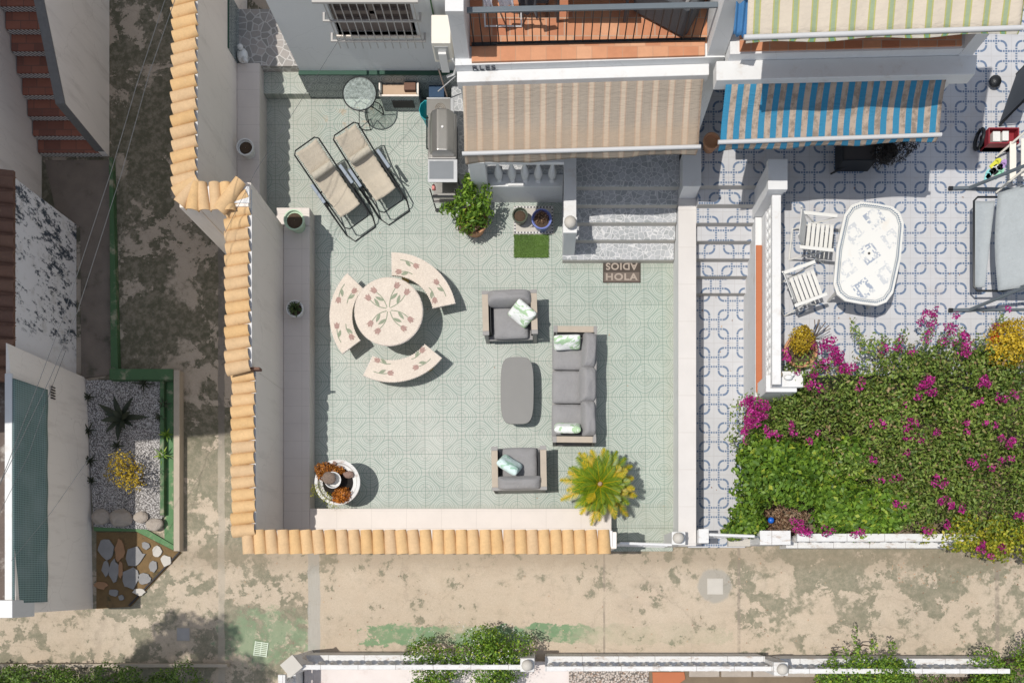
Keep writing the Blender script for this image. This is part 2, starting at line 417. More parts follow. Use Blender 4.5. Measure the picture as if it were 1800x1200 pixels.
def pebble(name, a, b, c3, sc_=38):
    g = G(name); p = g.pos(); e = g.voro(sc_, 'F1', p, 'Color'); d = g.voro(sc_, 'F1', p)
    k = g.xyz(e)[0]; c = g.ramp(k, [(0, a), (.55, b), (1, c3)]); c = g.mix(g.ss(.35, .7, d) * .8, c, (.06, .055, .05))
    return g.out(c, .9, 1.0 - d, .9, .02)
def mesh_net(name):
    g = G(name); u, v, _ = g.xyz(g.uv())
    a = ((u / .034).frac() - .5).abs(); b = ((v / .040).frac() - .5).abs()
    k = g.ss(.30, .42, a.max(b))
    c = g.mix(k, (.07, .12, .12), (.22, .32, .30)); c = g.mix(g.ss(.4, .7, g.noise(2, 5)) * .4, c, (.25, .32, .32))
    return g.out(c, .8, k, .2, .003)
def mosaic(name, base, var):
    g = G(name); o = g.obj(); e = g.voro(70, 'F1', o, 'Color'); d = g.voro(70, 'DISTANCE_TO_EDGE', o)
    k = g.xyz(e)[0]; c = g.mix(k, base, var); c = g.hsv(c, .86 + g.noise(4, 5, .6, o) * .28)
    c = g.mix((1.0 - g.ss(.03, .10, d)) * .35, c, (.42, .36, .30))
    return g.out(c, .65, d, .3, .003)
def fabric(name, col, pat=None):
    g = G(name); o = g.obj(); x, y, z = g.xyz(o)
    n = g.noise(3.5, 5, .6, o); w_ = g.noise(160, 2, .5, o)
    c = g.hsv(col, .82 + n * .26 + (w_ - .5) * .16 + (g.noise(28, 3, .6, g.vec(x * .35, y, z)) - .5) * .14)
    if pat:
        a = g.noise(5.5, 3, .5, g.vec(x * 1.0 + y * .7, y * 2.4 - x, z), 1.2)
        lf = g.ss(.50, .56, a); st = ((x * 55.0 + y * 40.0).frac() > .45)
        c = g.mix(lf * (.35 + st * .6), c, g.mix(g.noise(4, 2, .5, o), pat[0], pat[1]))
    return g.out(c, .92, w_ * .5 + g.noise(7, 3, .6, o, 1.5) * 3.0, .55, .008, Sheen_Weight=.15)
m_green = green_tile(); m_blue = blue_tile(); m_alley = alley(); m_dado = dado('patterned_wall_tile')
m_crazy = crazy('white_crazy_paving', (.43, .44, .455), (.31, .325, .33), (.58, .58, .58), 12)
m_crazy2 = crazy('side_crazy_paving', (.40, .36, .33), (.26, .25, .23), (.50, .48, .45), 7.5)
m_beige = stucco('warm_white_render', (.84, .76, .68), (.58, .51, .44), .45)
m_white = stucco('white_render', (.68, .68, .675), (.50, .48, .46), .30)
m_wpaint = plain('white_painted_masonry', (.66, .66, .65), .6, .05, 5, .15, .003, dirt=(.50, .44, .38, .55))
def fence_mat():
    g = G('weathered_white_masonry'); p = g.pos(); X, Y, Z = g.xyz(p)
    c = g.hsv((.64, .635, .62), .86 + g.noise(6, 6, .65, p) * .28)
    c = g.mix(g.ss(.52, .66, g.noise(4, 8, .75, g.vec(X * 1.0, Y * 2.5, Z * 1.5))) * .75, c, (.38, .30, .235))
    c = g.mix(g.ss(.60, .66, g.noise(22, 5, .7, p)) * .4, c, (.30, .27, .24))
    jn = g.ss(.488, .494, ((X / .62).frac() - .5).abs()); c = g.mix(jn * .6, c, (.22, .19, .17))
    return g.out(c, .75, g.noise(30, 4, .7, p) - jn, .4, .005)
m_bfence = fence_mat()
m_wallL = stucco('pale_grey_render', (.86, .80, .73), (.55, .49, .43), .55)
m_peel = stucco_peel()
m_grey = stucco('grey_house_render', (.68, .685, .68), (.48, .48, .47), .35)
m_clay = roof_clay('golden_clay_tile', (.62, .395, .18), (.66, .435, .215), (.60, .415, .24))
m_brown = roof_clay('brown_clay_tile', (.20, .105, .07), (.16, .085, .06), (.25, .14, .09))
m_terra = terracotta('terracotta_floor'); m_coping = terracotta('terracotta_coping', .21, ((.55, .25, .13), (.62, .33, .19), (.48, .20, .10)), (.45, .25, .15))
m_rstep = terracotta('red_step_tile', .28, ((.27, .10, .065), (.32, .12, .075), (.20, .08, .055)), (.15, .08, .06))
m_ledge = stone_tile('cream_stone_tile', (.64, .58, .53), (.44, .39, .35))
m_cope = stone_tile('cream_wall_cap', (.60, .57, .54), (.50, .465, .43), .9, .62)
m_soil = plain('potting_soil', (.085, .055, .035), .95, .35, 18, .9, .012)
m_ground = plain('bare_earth', (.20, .15, .10), .95, .3, 3, .6, .02)
m_gravel = pebble('white_gravel', (.30, .28, .27), (.58, .55, .53), (.75, .72, .70), 55)
m_gravel2 = pebble('mixed_gravel', (.45, .38, .33), (.62, .55, .49), (.30, .20, .14), 30)
m_rock = plain('pale_rock', (.46, .40, .34), .9, .25, 8, .9, .02)
m_slab1 = plain('grey_stone_slab', (.25, .245, .24), .85, .2, 5, .4, .006); m_slab2 = plain('ochre_stone_slab', (.34, .19, .10), .85, .25, 5, .4, .006)
m_gpaint = plain('flaking_green_paint', (.055, .125, .05), .75, .2, 5, .3, .004, dirt=(.42, .36, .27, .7))
m_bar = plain('dull_white_aluminium', (.52, .52, .52), .5, .06)
m_trim = plain('dark_green_trim', (.02, .07, .045), .6, .2)
m_gpaintd = plain('green_painted_kerb', (.085, .19, .075), .75, .2, 6, .3, .004, dirt=(.48, .41, .30, 1.0))
m_kerb = plain('pale_concrete_kerb', (.42, .36, .285), .9, .15, 5, .4, .005)
m_bmetal = plain('black_metal', (.018, .02, .022), .45, .1, 5, .05, .001, .3)
m_gmetal = plain('blue_grey_painted_metal', (.13, .155, .175), .45, .1, 5, .05, .001, .2)
m_lite = plain('white_enamel', (.68, .68, .67), .35, .03, 5, .03, .001)
m_steel = plain('brushed_steel', (.40, .385, .36), .34, .16, 3, .08, .002, .85)
m_steel2 = plain('dull_steel', (.52, .53, .54), .40, .10, 3, .08, .002, .7)
m_dark = plain('dark_recess', (.035, .03, .028), .8, .2); m_brownw = plain('brown_shutter', (.20, .16, .14), .7, .15)
m_wood = plain('weathered_teak', (.42, .36, .29), .75, .14, 9, .2, .003); m_capg = plain('grey_powder_coat', (.26, .25, .24), .5, .06)
m_cush = fabric('grey_outdoor_cushion', (.275, .27, .272)); m_leafc = fabric('palm_leaf_print', (.80, .82, .80), ((.16, .38, .16), (.30, .55, .16)))
m_leafb = fabric('aqua_leaf_print', (.62, .76, .74), ((.10, .36, .34), (.28, .50, .22)))
m_tabtop = plain('grey_composite_top', (.185, .182, .172), .5, .07, 4, .08, .002)
m_mosaic = mosaic('cream_mosaic', (.68, .60, .51), (.58, .50, .42)); m_rim = mosaic('white_pebble_edging', (.80, .76, .72), (.60, .52, .46))
m_tulip = mosaic('rose_mosaic', (.40, .24, .20), (.27, .16, .14)); m_stem = mosaic('sage_mosaic', (.24, .28, .19), (.17, .22, .14))
m_gold = plain('yellow_stone', (.52, .36, .13), .8, .25, 10, .5, .006)
m_sling = fabric('taupe_sling', (.50, .44, .35)); m_pillow = fabric('taupe_pillow', (.48, .44, .36))
m_arm = plain('grey_plastic', (.25, .29, .34), .5, .05)
m_tcpot = plain('terracotta_pot', (.50, .26, .14), .8, .15, 8, .2, .003); m_wpot = plain('white_ceramic_pot', (.70, .70, .68), .4, .06)
m_gpot = plain('pale_green_glaze', (.45, .58, .42), .35, .12); m_bpot = plain('blue_glaze', (.16, .20, .48), .3, .12); m_dpot = plain('dark_green_glaze', (.06, .075, .05), .35, .2)
m_turf = plain('artificial_grass', (.115, .21, .04), .95, .22, 20, .9, .01, fine=220)
m_matd = plain('dark_rubber_mat', (.07, .055, .045), .9, .12); m_mat2 = plain('coir_letters', (.36, .30, .25), .95, .12)
m_cem = plain('light_concrete', (.50, .47, .42), .85, .1, 5, .3, .004)
m_teal = plain('teal_plastic', (.02, .36, .40), .5, .1); m_navy = plain('navy_plastic', (.015, .05, .11), .6, .15)
m_pink = plain('pink_rubber', (.75, .28, .25), .5, .1); m_red = plain('red_cloth', (.72, .03, .03), .7, .1); m_redd = plain('dark_red_plastic', (.25, .02, .03), .5, .1)
m_cream = plain('cream_enamel', (.74, .70, .62), .45, .05); m_lbl = plain('dark_lettering', (.10, .105, .12), .8, .15)
m_wick = plain('charcoal_wicker', (.075, .078, .085), .8, .25, 40, .8, .008, fine=200)
m_cloth = fabric('white_laundry', (.78, .78, .86)); m_clothb = fabric('navy_laundry', (.03, .035, .05)); m_tarp = plain('blue_tarpaulin', (.06, .20, .42), .6, .12)
m_wire = plain('grey_cable', (.075, .08, .085), .6, .05)
m_swing = fabric('pale_grey_canvas', (.37, .40, .41)); m_wplas = plain('white_plastic', (.66, .65, .61), .5, .06, dirt=(.48, .44, .38, .5))
m_brick = plain('terracotta_strip', (.42, .135, .055), .75, .10, 6, .2, .002)
m_bark = plain('bark', (.16, .115, .08), .95, .3, 12, .8, .02)
m_net = mesh_net('green_shade_net')
def f_beige(g, u, v):
    t = (u / .2275).frac(); d = (t - .5).abs()
    c = g.mix(g.ss(.325, .335, d), (.37, .315, .255), (.54, .45, .35))
    th = g.band(d, .30, .008, .004).max(g.band(d, .36, .010, .004)); c = g.mix(th * .55, c, (.44, .20, .11))
    c = g.mix(g.band(d, .18, .02, .01) * .3, c, (.31, .26, .21))
    return g.mix(g.ss(.62, .95, v + g.noise(3, 4) * .25) * .35, c, (.48, .34, .22))
def f_blue(g, u, v):
    t = (u / .1700).frac(); c = g.mix(g.ss(.495, .505, t), (.035, .245, .42), (.50, .40, .32))
    m = g.noise(2.2, 8, .75, g.vec(u * 3.0, v * 1.6, 0.0)); return g.mix(g.ss(.44, .60, m) * g.ss(.48, .52, t) * .75, c, (.22, .175, .14))
def f_green(g, u, v):
    t = (u / .2310).frac(); d = (t - .5).abs()
    c = g.mix(1.0 - g.ss(.16, .20, d), (.68, .64, .55), (.40, .45, .10)); c = g.mix(1.0 - g.ss(.09, .12, d), c, (.22, .40, .26))
    return g.mix(g.ss(.55, .7, v + g.noise(4, 3) * .12) * .30, c, (.60, .42, .26))
m_aw1 = stripes('beige_striped_canvas', f_beige); m_aw2 = stripes('blue_striped_canvas', f_blue); m_aw3 = stripes('green_striped_canvas', f_green)
L_boug = foliage('bougainvillea_leaf', [(0, (.07, .13, .024)), (.4, (.19, .28, .05)), (.8, (.28, .37, .07)), (.93, (.30, .27, .10)), (1, (.45, .30, .17))])
L_mag = foliage('magenta_bract', [(0, (.22, .006, .10)), (.6, (.46, .012, .22)), (1, (.62, .07, .36))], .6, .3)
L_bright = foliage('bright_green_leaf', [(0, (.06, .13, .014)), (.5, (.14, .26, .026)), (.9, (.24, .38, .04)), (1, (.42, .46, .05))])
L_hedge = foliage('hedge_leaf', [(0, (.04, .09, .014)), (.5, (.12, .21, .03)), (1, (.24, .36, .06))])
L_yel = foliage('yellow_leaf', [(0, (.22, .17, .015)), (.5, (.55, .38, .02)), (1, (.75, .55, .05))])
L_yg = foliage('yellow_green_leaf', [(0, (.12, .17, .015)), (.5, (.30, .34, .025)), (1, (.60, .52, .05))])
L_org = foliage('orange_succulent_leaf', [(0, (.16, .05, .01)), (.5, (.50, .17, .02)), (1, (.68, .30, .05))])
L_palm = foliage('sago_leaflet', [(0, (.08, .15, .006)), (.6, (.18, .28, .008)), (1, (.32, .38, .012))], .45)
L_palmy = foliage('yellowed_leaflet', [(0, (.36, .33, .008)), (.6, (.62, .46, .008)), (1, (.62, .40, .04))], .5)
L_dark = foliage('dark_blade', [(0, (.028, .040, .024)), (1, (.075, .085, .05))]); L_suc = foliage('succulent_leaf', [(0, (.05, .085, .03)), (1, (.16, .20, .08))])
L_dry = foliage('dry_leaf', [(0, (.20, .10, .06)), (.6, (.42, .26, .16)), (1, (.62, .46, .30))]); L_white = foliage('white_petal', [(0, (.75, .75, .72)), (1, (.8, .8, .8))])
L_black = foliage('dark_frond', [(0, (.010, .009, .008)), (1, (.055, .045, .035))])
# ------------------------------------------------------------------ shared builders
def cloth(name, fn, ns, nt_, W, mat, parent=None, thick=0.0):
    vs = [fn(i / ns, j / nt_) for j in range(nt_ + 1) for i in range(ns + 1)]
    fs = [(j * (ns + 1) + i, j * (ns + 1) + i + 1, (j + 1) * (ns + 1) + i + 1, (j + 1) * (ns + 1) + i) for j in range(nt_) for i in range(ns)]
    mb = MB(); mb.add(vs, fs); ob = mb.build(name, mat, parent, solid=False, smooth='all')
    uv = ob.data.uv_layers.new(name='UVMap')
    for p in ob.data.polygons:
        for li in p.loop_indices:
            k = ob.data.loops[li].vertex_index; uv.data[li].uv = ((k % (ns + 1)) / ns * W[0], (k // (ns + 1)) / nt_ * W[1])
    if thick:
        s = ob.modifiers.new('solid', 'SOLIDIFY'); s.thickness = thick
    return ob
def raw_mesh(name, V, Fidx, mats, midx=None, parent=None):
    me = bpy.data.meshes.new(name); n = len(Fidx)
    off = Vector((0, 0, 0)); q = parent
    while q is not None: off += q.location; q = q.parent
    org = Vector((0, 0, 0))
    if parent is None:
        lo = V.min(0); hi = V.max(0); org = Vector(((lo[0] + hi[0]) / 2, (lo[1] + hi[1]) / 2, lo[2]))
    V = V - np.array(off + org)
    me.vertices.add(len(V)); me.vertices.foreach_set('co', V.astype(np.float32).ravel())
    k = Fidx.shape[1]
    me.loops.add(n * k); me.loops.foreach_set('vertex_index', Fidx.astype(np.int32).ravel())
    me.polygons.add(n); me.polygons.foreach_set('loop_start', np.arange(0, n * k, k, dtype=np.int32))
    if not isinstance(mats, (list, tuple)): mats = [mats]
    for mt in mats: me.materials.append(mt)
    if midx is not None: me.polygons.foreach_set('material_index', midx.astype(np.int32))
    me.update(calc_edges=True); me.validate()
    ob = bpy.data.objects.new(name, me); C.objects.link(ob); ob.location = org
    if parent is not None: ob.parent = parent
    return ob
def leaves(name, pts, nrm, L, W, mats, parent=None, seed=1, spread=.8, midx=None, fold=.15):
    g = np.random.default_rng(seed); n = len(pts)
    nr = nrm + g.normal(0, spread, (n, 3)); nr /= np.linalg.norm(nr, axis=1)[:, None] + 1e-9
    t = g.normal(0, 1, (n, 3)); t -= nr * (t * nr).sum(1)[:, None]; t /= np.linalg.norm(t, axis=1)[:, None] + 1e-9
    s = np.cross(nr, t); l = (L * g.uniform(.6, 1.25, n))[:, None]; w_ = (W * g.uniform(.7, 1.2, n))[:, None]
    a = pts - t * l * .5; b = pts + s * w_ * .5 + nr * l * fold; c = pts + t * l * .5; d = pts - s * w_ * .5 + nr * l * fold
    V = np.stack([a, b, c, d], 1).reshape(-1, 3); Fi = np.arange(n * 4).reshape(-1, 4)
    return raw_mesh(name, V, Fi, mats, midx, parent)
def blob_pts(blobs, n, seed=1, lo=.72, hi=1.08, up=-.25):
    g = np.random.default_rng(seed); B = np.array(blobs, float); wt = (B[:, 3] * B[:, 4]); wt /= wt.sum()
    k = g.choice(len(B), n * 2, p=wt); d = g.normal(0, 1, (n * 2, 3)); d /= np.linalg.norm(d, axis=1)[:, None]
    ok = d[:, 2] > up; k = k[ok][:n]; d = d[ok][:n]
    r = g.uniform(lo ** 2, hi ** 2, len(d)) ** .5
    wob = 1 + .10 * np.sin(d[:, 0] * 9 + k) * np.cos(d[:, 1] * 8 + k * 2)
    return B[k, :3] + d * B[k, 3:6] * (r * wob)[:, None], d
def gard(n, x0, x1, y0, y1, zf, rr=(.35, .55), rz=.4, seed=3, keep=None):
    r = random.Random(seed); out = []
    while len(out) < n:
        x = r.uniform(x0, x1); y = r.uniform(y0, y1)
        if keep and not keep(x, y): continue
        q = r.uniform(*rr); out.append((x, y, zf(x, y) - rz * .6 + r.uniform(-.18, .16), q, q * r.uniform(.7, 1.1), rz * r.uniform(.7, 1.2)))
    return out
def clay_tile(mb, x, y, z, ang, L, r0, r1, h=.85, n=9, dz=0.0, m=0):
    ca, sa = math.cos(ang), math.sin(ang); vs = []; 
    for (t, r) in ((0, r0), (.5, (r0 + r1) / 2 + .002), (1, r1)):
        for k, th in ((0, .016), (1, 0)):
            for j in range(n):
                a = math.pi * j / (n - 1); rr = r - (th if k else 0) - (0 if k == 0 else .016)
                lx = t * L; ly = rr * math.cos(a); lz = rr * math.sin(a) * h
                vs.append((x + lx * ca - ly * sa, y + lx * sa + ly * ca, z + lz + dz * t))
    fs = []
    for s_ in range(2):
        o = s_ * 2 * n; p = o + 2 * n
        for j in range(n - 1):
            fs.append((o + j, o + j + 1, p + j + 1, p + j)); fs.append((o + n + j + 1, o + n + j, p + n + j, p + n + j + 1))
        fs += [(o, p, p + n, o + n), (o + n - 1, o + 2 * n - 1, p + 2 * n - 1, p + n - 1)]
    for o in (0, 4 * n):
        for j in range(n - 1): fs.append((o + j, o + n + j, o + n + j + 1, o + j + 1))
    mb.add(vs, fs, m)
def text_mesh(s, size, depth, mat, name, parent=None, M=None, off=0.0):
    cu = bpy.data.curves.new('tmp', 'FONT'); cu.body = s; cu.size = size; cu.extrude = depth; cu.align_x = 'CENTER'; cu.align_y = 'CENTER'; cu.space_character = 1.12
    cu.offset = size * off
    t = bpy.data.objects.new('tmp', cu); C.objects.link(t)
    bpy.context.view_layer.update()
    me = bpy.data.meshes.new_from_object(t.evaluated_get(bpy.context.evaluated_depsgraph_get()))
    C.objects.unlink(t); bpy.data.objects.remove(t); me.name = name
    if M is not None: me.transform(M)
    me.materials.clear(); me.materials.append(mat)
    ob = bpy.data.objects.new(name, me); C.objects.link(ob)
    if parent is not None: ob.parent = parent
    return ob
def add(f): f()
ZA = -.15
# ------------------------------------------------------------------ ground
ST(MB().box(-70, 70, -70, 70, -.6, -.19), 'ground', m_ground)
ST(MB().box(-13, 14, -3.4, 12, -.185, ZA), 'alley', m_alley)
ST(MB().box(-5.32, 2.26, .93, 8.46, ZA + .004, 0), 'patio_floor', m_green, bevel=.004)
b = MB().box(1.13, 2.24, .70, .93, ZA + .004, -.055).box(1.13, 2.24, .52, .70, ZA + .004, -.10)
ST(b, 'patio_step', m_green, bevel=.004)
ST(MB().box(-4.93, -4.13, 8.46, 8.84, ZA + .004, .17), 'raised_step', m_green, bevel=.004)
ST(MB().box(-5.32, -4.13, 8.84, 9.82, ZA + .004, .35), 'side_terrace', m_crazy2, bevel=.004)
ST(MB().box(2.50, 3.50, .58, 5.0, ZA + .004, 0), 'neighbouring_path', m_blue, bevel=.004)
ST(MB().box(3.60, 10.5, 3.35, 11, ZA + .004, 1.12).box(2.5, 3.60, 6.46, 8.54, ZA + .004, 1.118), 'neighbouring_terrace', m_blue, bevel=.004)
ST(MB().box(3.50, 10.5, .66, 3.35, ZA + .004, .02), 'garden_soil', m_ground)
ST(MB().box(-4.25, 14, -3.4, -1.42, -.185, .0), 'opposite_patio', plain('pinkish_white_paving', (.66, .60, .57), .8, .1, 3, .3, .004, dirt=(.50, .40, .36, .6)))
ST(MB().box(1.35, 14, -3.4, -1.42, .0, .03), 'opposite_flower_bed', m_ground)
# ------------------------------------------------------------------ boundary wall with clay tile coping
t = thing('boundary_wall', 'cream rendered patio wall topped with golden clay tiles', 'wall', (-4.6, .6, ZA))
b = MB().box(-5.57, -5.30, 5.66, 11, ZA, 2.18).box(-5.30, -4.52, 5.68, 6.0, ZA, 2.178)
b.box(-4.83, -4.52, 3.27, 5.68, ZA, 2.05).box(-4.83, -4.52, .76, 3.27, ZA, 1.86).box(-4.72, 1.10, .50, .76, ZA, 1.82).box(-4.83, -4.523, 6.0, 6.10, ZA, 2.05)
b.build('rendered_wall', m_beige, t, bevel=.012)
b = MB()
b.box(-5.55, -5.285, 5.70, 11, 2.18, 2.20).box(-5.3, -4.5, 5.72, 5.97, 2.18, 2.205).box(-4.80, -4.505, 3.27, 5.98, 2.05, 2.07).box(-4.80, -4.505, .77, 3.27, 1.86, 1.88).box(-4.70, 1.03, .53, .775, 1.82, 1.84)
b.build('mortar_bed', m_white, t)
b = MB()
y = 6.02
while y < 10.9:
    clay_tile(b, -5.66 + rnd.uniform(-.012, .012), y + rnd.uniform(-.006, .006), 2.18, R(14 + rnd.uniform(-1, 1)), .38, .104, .088, .85, dz=.03); y += .1835
for k, (x, yy, a, L) in enumerate([(-5.63, 5.86, 28, .42), (-5.56, 5.70, 52, .46), (-5.36, 5.60, 82, .42)]):
    clay_tile(b, x, yy, 2.19, R(a), L, .108, .085, .9, dz=.035)
x = -5.18
while x < -4.72:
    clay_tile(b, x, 5.60, 2.17, R(95 + rnd.uniform(-3, 3)), .42, .102, .088, .9, dz=.03); x += .185
clay_tile(b, -4.96, 5.60, 2.19, R(52), .56, .112, .095, .9, dz=.05); clay_tile(b, -4.88, 5.71, 2.10, R(25), .38, .104, .092, .9, dz=.05)
y = 5.80
while y > 3.21:
    clay_tile(b, -4.90 + rnd.uniform(-.012, .012), y, 2.045, R(9 + rnd.uniform(-1.2, 1.2)), .37, .104, .088, .85, dz=.03); y -= .1835
y = 3.15
while y > .62:
    clay_tile(b, -4.865 + rnd.uniform(-.012, .012), y, 1.86, R(6 + rnd.uniform(-1.2, 1.2)), .36, .104, .088, .85, dz=.03); y -= .1835
x = -4.62
while x < 1.08:
    clay_tile(b, x, .415, 1.815, R(90 + (3 if x > -2 else 5) + rnd.uniform(-1.5, 1.5)), .375, .104, .088, .85, dz=.03); x += .1843
b.build('tile_coping', m_clay, t, smooth=True)
MB().box(-4.62, -4.40, 3.235, 3.275, 1.90, 2.03).build('loose_brick', m_brown, t, bevel=.004)
MB().box(-5.302, -5.285, 8.86, 9.82, .35, .83).build('wall_tiling', m_dado, t)
MB().box(-5.302, -5.28, 8.86, 9.82, .83, .86).build('tiling_trim', m_trim, t)
# masonry ledges
t = MB().box(-5.298, -4.91, 6.02, 8.86, ZA, .41).build('masonry_ledge', m_ledge, bevel=.012)
tag(t, 'cream stone bench ledge along the upper wall near the loungers', 'ledge')
t = MB().box(-4.518, -4.067, .765, 6.10, ZA, .35).box(-4.64, -4.067, 6.105, 6.41, ZA, .349).build('masonry_ledge', m_ledge, bevel=.012)
tag(t, 'long shaded stone bench ledge against the left wall holding two plant pots', 'ledge')
t = MB().box(-4.066, 1.125, .765, 1.24, ZA, .35).build('masonry_ledge', m_ledge, bevel=.012)
tag(t, 'sunlit stone bench ledge behind the bottom row of clay tiles', 'ledge')
# low dividing wall, gate post
t = thing('dividing_wall', 'low white wall with cream tile cap between the two patios', 'wall', (2.37, 3.4, ZA))
MB().box(2.235, 2.495, .60, 6.40, ZA, .72).box(2.228, 2.508, 6.40, 7.0, ZA, 1.20).build('rendered_wall', m_white, t, bevel=.008)
MB().box(2.215, 2.515, .58, 6.398, .72, .75).build('wall_cap', m_cope, t, bevel=.006)
MB().box(2.215, 2.52, 6.395, 7.0, 1.20, 1.225).build('wall_cap', m_wpaint, t, bevel=.006)
b = MB()
t = thing('gate_post', 'white gate pillar with round stone ball at the patio gate', 'gate post', (2.02, .72, ZA))
MB().pbox(1181, 934, 1205, 957, 1.0, ZA).build('post', m_wpaint, t, bevel=.01)
p = P(1192.5, 945, 1.12); MB().ball(p, .095).lathe([(.055, 1.0), (.06, 1.04), (.03, 1.06)], p.x, p.y).build('ball_finial', m_cem, t, smooth=True)
t = thing('metal_gate', 'low white metal gate between the clay tiled wall and ball post', 'gate', (1.55, .62, ZA))
A = P(1090, 954, 1.0); B_ = P(1181, 957, 1.0)
b = MB()
for z in (.05, .45, 1.0): b.tube([(A.x, A.y, z), (B_.x, B_.y, z)], .024 if z > .9 else .015)
for i in range(11):
    q = A.lerp(B_, i / 10); b.tube([(q.x, q.y, -.05), (q.x, q.y, 1.0)], .011, 5)
b.build('gate_frame', m_lite, t, smooth=True)
# ------------------------------------------------------------------ our house
def rot_line(pa, pb):
    return (pa.x, pa.y), (pb.x, pb.y)
h = thing('terraced_house', 'white two storey house with terracotta balcony over the striped awning', 'house', (0, 8.5, ZA))
b = MB()      # back wall with a window opening
wx0, wx1, wz0, wz1 = -3.25, -2.02, 1.74, 3.0
b.box(-4.13, wx0, 8.54, 8.80, ZA, 6.2).box(wx1, 2.22, 8.54, 8.80, ZA, 6.2).box(wx0, wx1, 8.54, 8.80, ZA, wz0).box(wx0, wx1, 8.54, 8.80, wz1, 6.2)
b.build('facade_wall', m_grey, h)
MB().box(-4.15, 1.0, 8.475, 8.538, ZA, .72).build('tile_dado', m_dado, h); MB().box(-4.15, 1.0, 8.47, 8.538, .72, .75).build('dado_trim', m_trim, h)
fr = MB().box(wx0, wx0 + .06, 8.60, 8.68, wz0, wz1).box(wx1 - .06, wx1, 8.60, 8.68, wz0, wz1).box(wx0, wx1, 8.60, 8.68, wz0, wz0 + .30).box(wx0, wx1, 8.595, 8.68, 2.18, 2.26).box(-2.68, -2.58, 8.595, 8.68, wz0 + .3, wz1).build('window', m_brownw, h, bevel=.004)
MB().box(wx0 + .05, wx1 - .05, 8.64, 8.655, wz0 + .2, wz1).build('pane', plain('dark_window_glass', (.11, .085, .075), .25, .1), fr)
MB().box(wx0 - .04, wx1 + .04, 8.52, 8.60, wz0 - .05, wz0).build('sill', m_beige, fr, bevel=.004)
gr = MB()
for z in (1.77, 2.28):
    gr.box(-3.36, -1.88, 8.405, 8.43, z, z + .03).box(-3.36, -3.33, 8.43, 8.54, z, z + .03).box(-1.91, -1.88, 8.43, 8.54, z, z + .03)
gr.box(-3.40, -1.86, 8.38, 8.54, 2.76, 2.80)
for i in range(12): gr.tube([(-3.25 + i * .119, 8.415, 1.60), (-3.25 + i * .119, 8.415, 2.77)], .0095, 5)
gr.build('window_grille', plain('white_wrought_iron', (.46, .44, .42), .5, .05), h)
# pillars / party wall
MB().box(-1.256, -1.055, 7.20, 8.54, ZA, 4.45).build('side_wall', m_grey, h, bevel=.006)
MB().box(-1.275, -1.04, 7.17, 8.54, 4.45, 4.53).build('wall_cap', m_wpaint, h, bevel=.006)
MB().box(2.222, 2.47, 7.24, 8.80, ZA, 6.3).build('party_wall', m_grey, h, bevel=.006)
# balcony slab
fl = P(802, 124.5, 3.3); frr = P(1249, 110.5, 3.3)
def yfront(x, off=0.0): k = (frr.y - fl.y) / (frr.x - fl.x); return fl.y + k * (x - fl.x) + off
b = MB().prism([(-1.256, yfront(-1.256)), (2.47, yfront(2.47)), (2.47, 7.24), (2.222, 7.24), (2.222, 8.54), (-1.055, 8.54), (-1.055, 7.2), (-1.256, 7.2)], 3.0, 3.43)
b.build('balcony_slab', m_grey, h)
a0 = P(803, 144, 3.3); a1 = P(1247, 131, 3.3)
b = MB().prism([(a0.x, a0.y), (a1.x, a1.y), (a1.x, yfront(a1.x, -.002)), (a0.x, yfront(a0.x, -.002))], 3.10, 3.29); b.build('cornice', m_wpaint, h, bevel=.01)
c0 = P(829, 109, 3.47); c1 = P(1239, 97, 3.47); d1 = P(1239, 74, 3.47); d0 = P(829, 79, 3.47)
MB().prism([(c0.x, c0.y), (c1.x, c1.y), (d1.x, d1.y), (d0.x, d0.y)], 3.43, 3.472).build('balcony_coping', m_coping, h, bevel=.004)
MB().prism([(-1.05, d0.y + .002), (2.218, d1.y + .002), (2.218, 8.535), (-1.05, 8.535)], 3.43, 3.455).build('balcony_floor', m_terra, h)
lt = text_mesh('RLES', .15, .006, m_lbl, 'wall_lettering')
lt.data.transform(Matrix.Translation(Vector((-.865, yfront(-.87) - .008, 3.355))) @ Matrix.Rotation(R(1.8), 4, 'Z') @ Matrix.Rotation(R(90), 4, 'X'))
lt.data.transform(Matrix.Translation(-h.location)); lt.parent = h
lt.data.transform(Matrix.Identity(4))
# railing
A = P(829, 78, 3.50); B_ = P(1240, 69, 3.50)
rl = MB(); rl.hexa([(A.x, A.y - .02, 3.485), (B_.x, B_.y - .02, 3.485), (B_.x, B_.y + .02, 3.485), (A.x, A.y + .02, 3.485)], [(A.x, A.y - .02, 3.51), (B_.x, B_.y - .02, 3.51), (B_.x, B_.y + .02, 3.51), (A.x, A.y + .02, 3.51)])
for i in range(28):
    q = A.lerp(B_, (i + .3) / 28); rl.tube([(q.x, q.y, 3.5), (q.x, q.y, 4.23)], .009, 6)
rr_ = rl.build('balcony_railing', m_bmetal, h)
e = .035
MB().hexa([(A.x, A.y - e, 4.225), (B_.x + .03, B_.y - e, 4.225), (B_.x + .03, B_.y + e, 4.225), (A.x, A.y + e, 4.225)], [(A.x, A.y - e, 4.26), (B_.x + .03, B_.y - e, 4.26), (B_.x + .03, B_.y + e, 4.26), (A.x, A.y + e, 4.26)]).build('handrail', m_gmetal, rr_, bevel=.006)
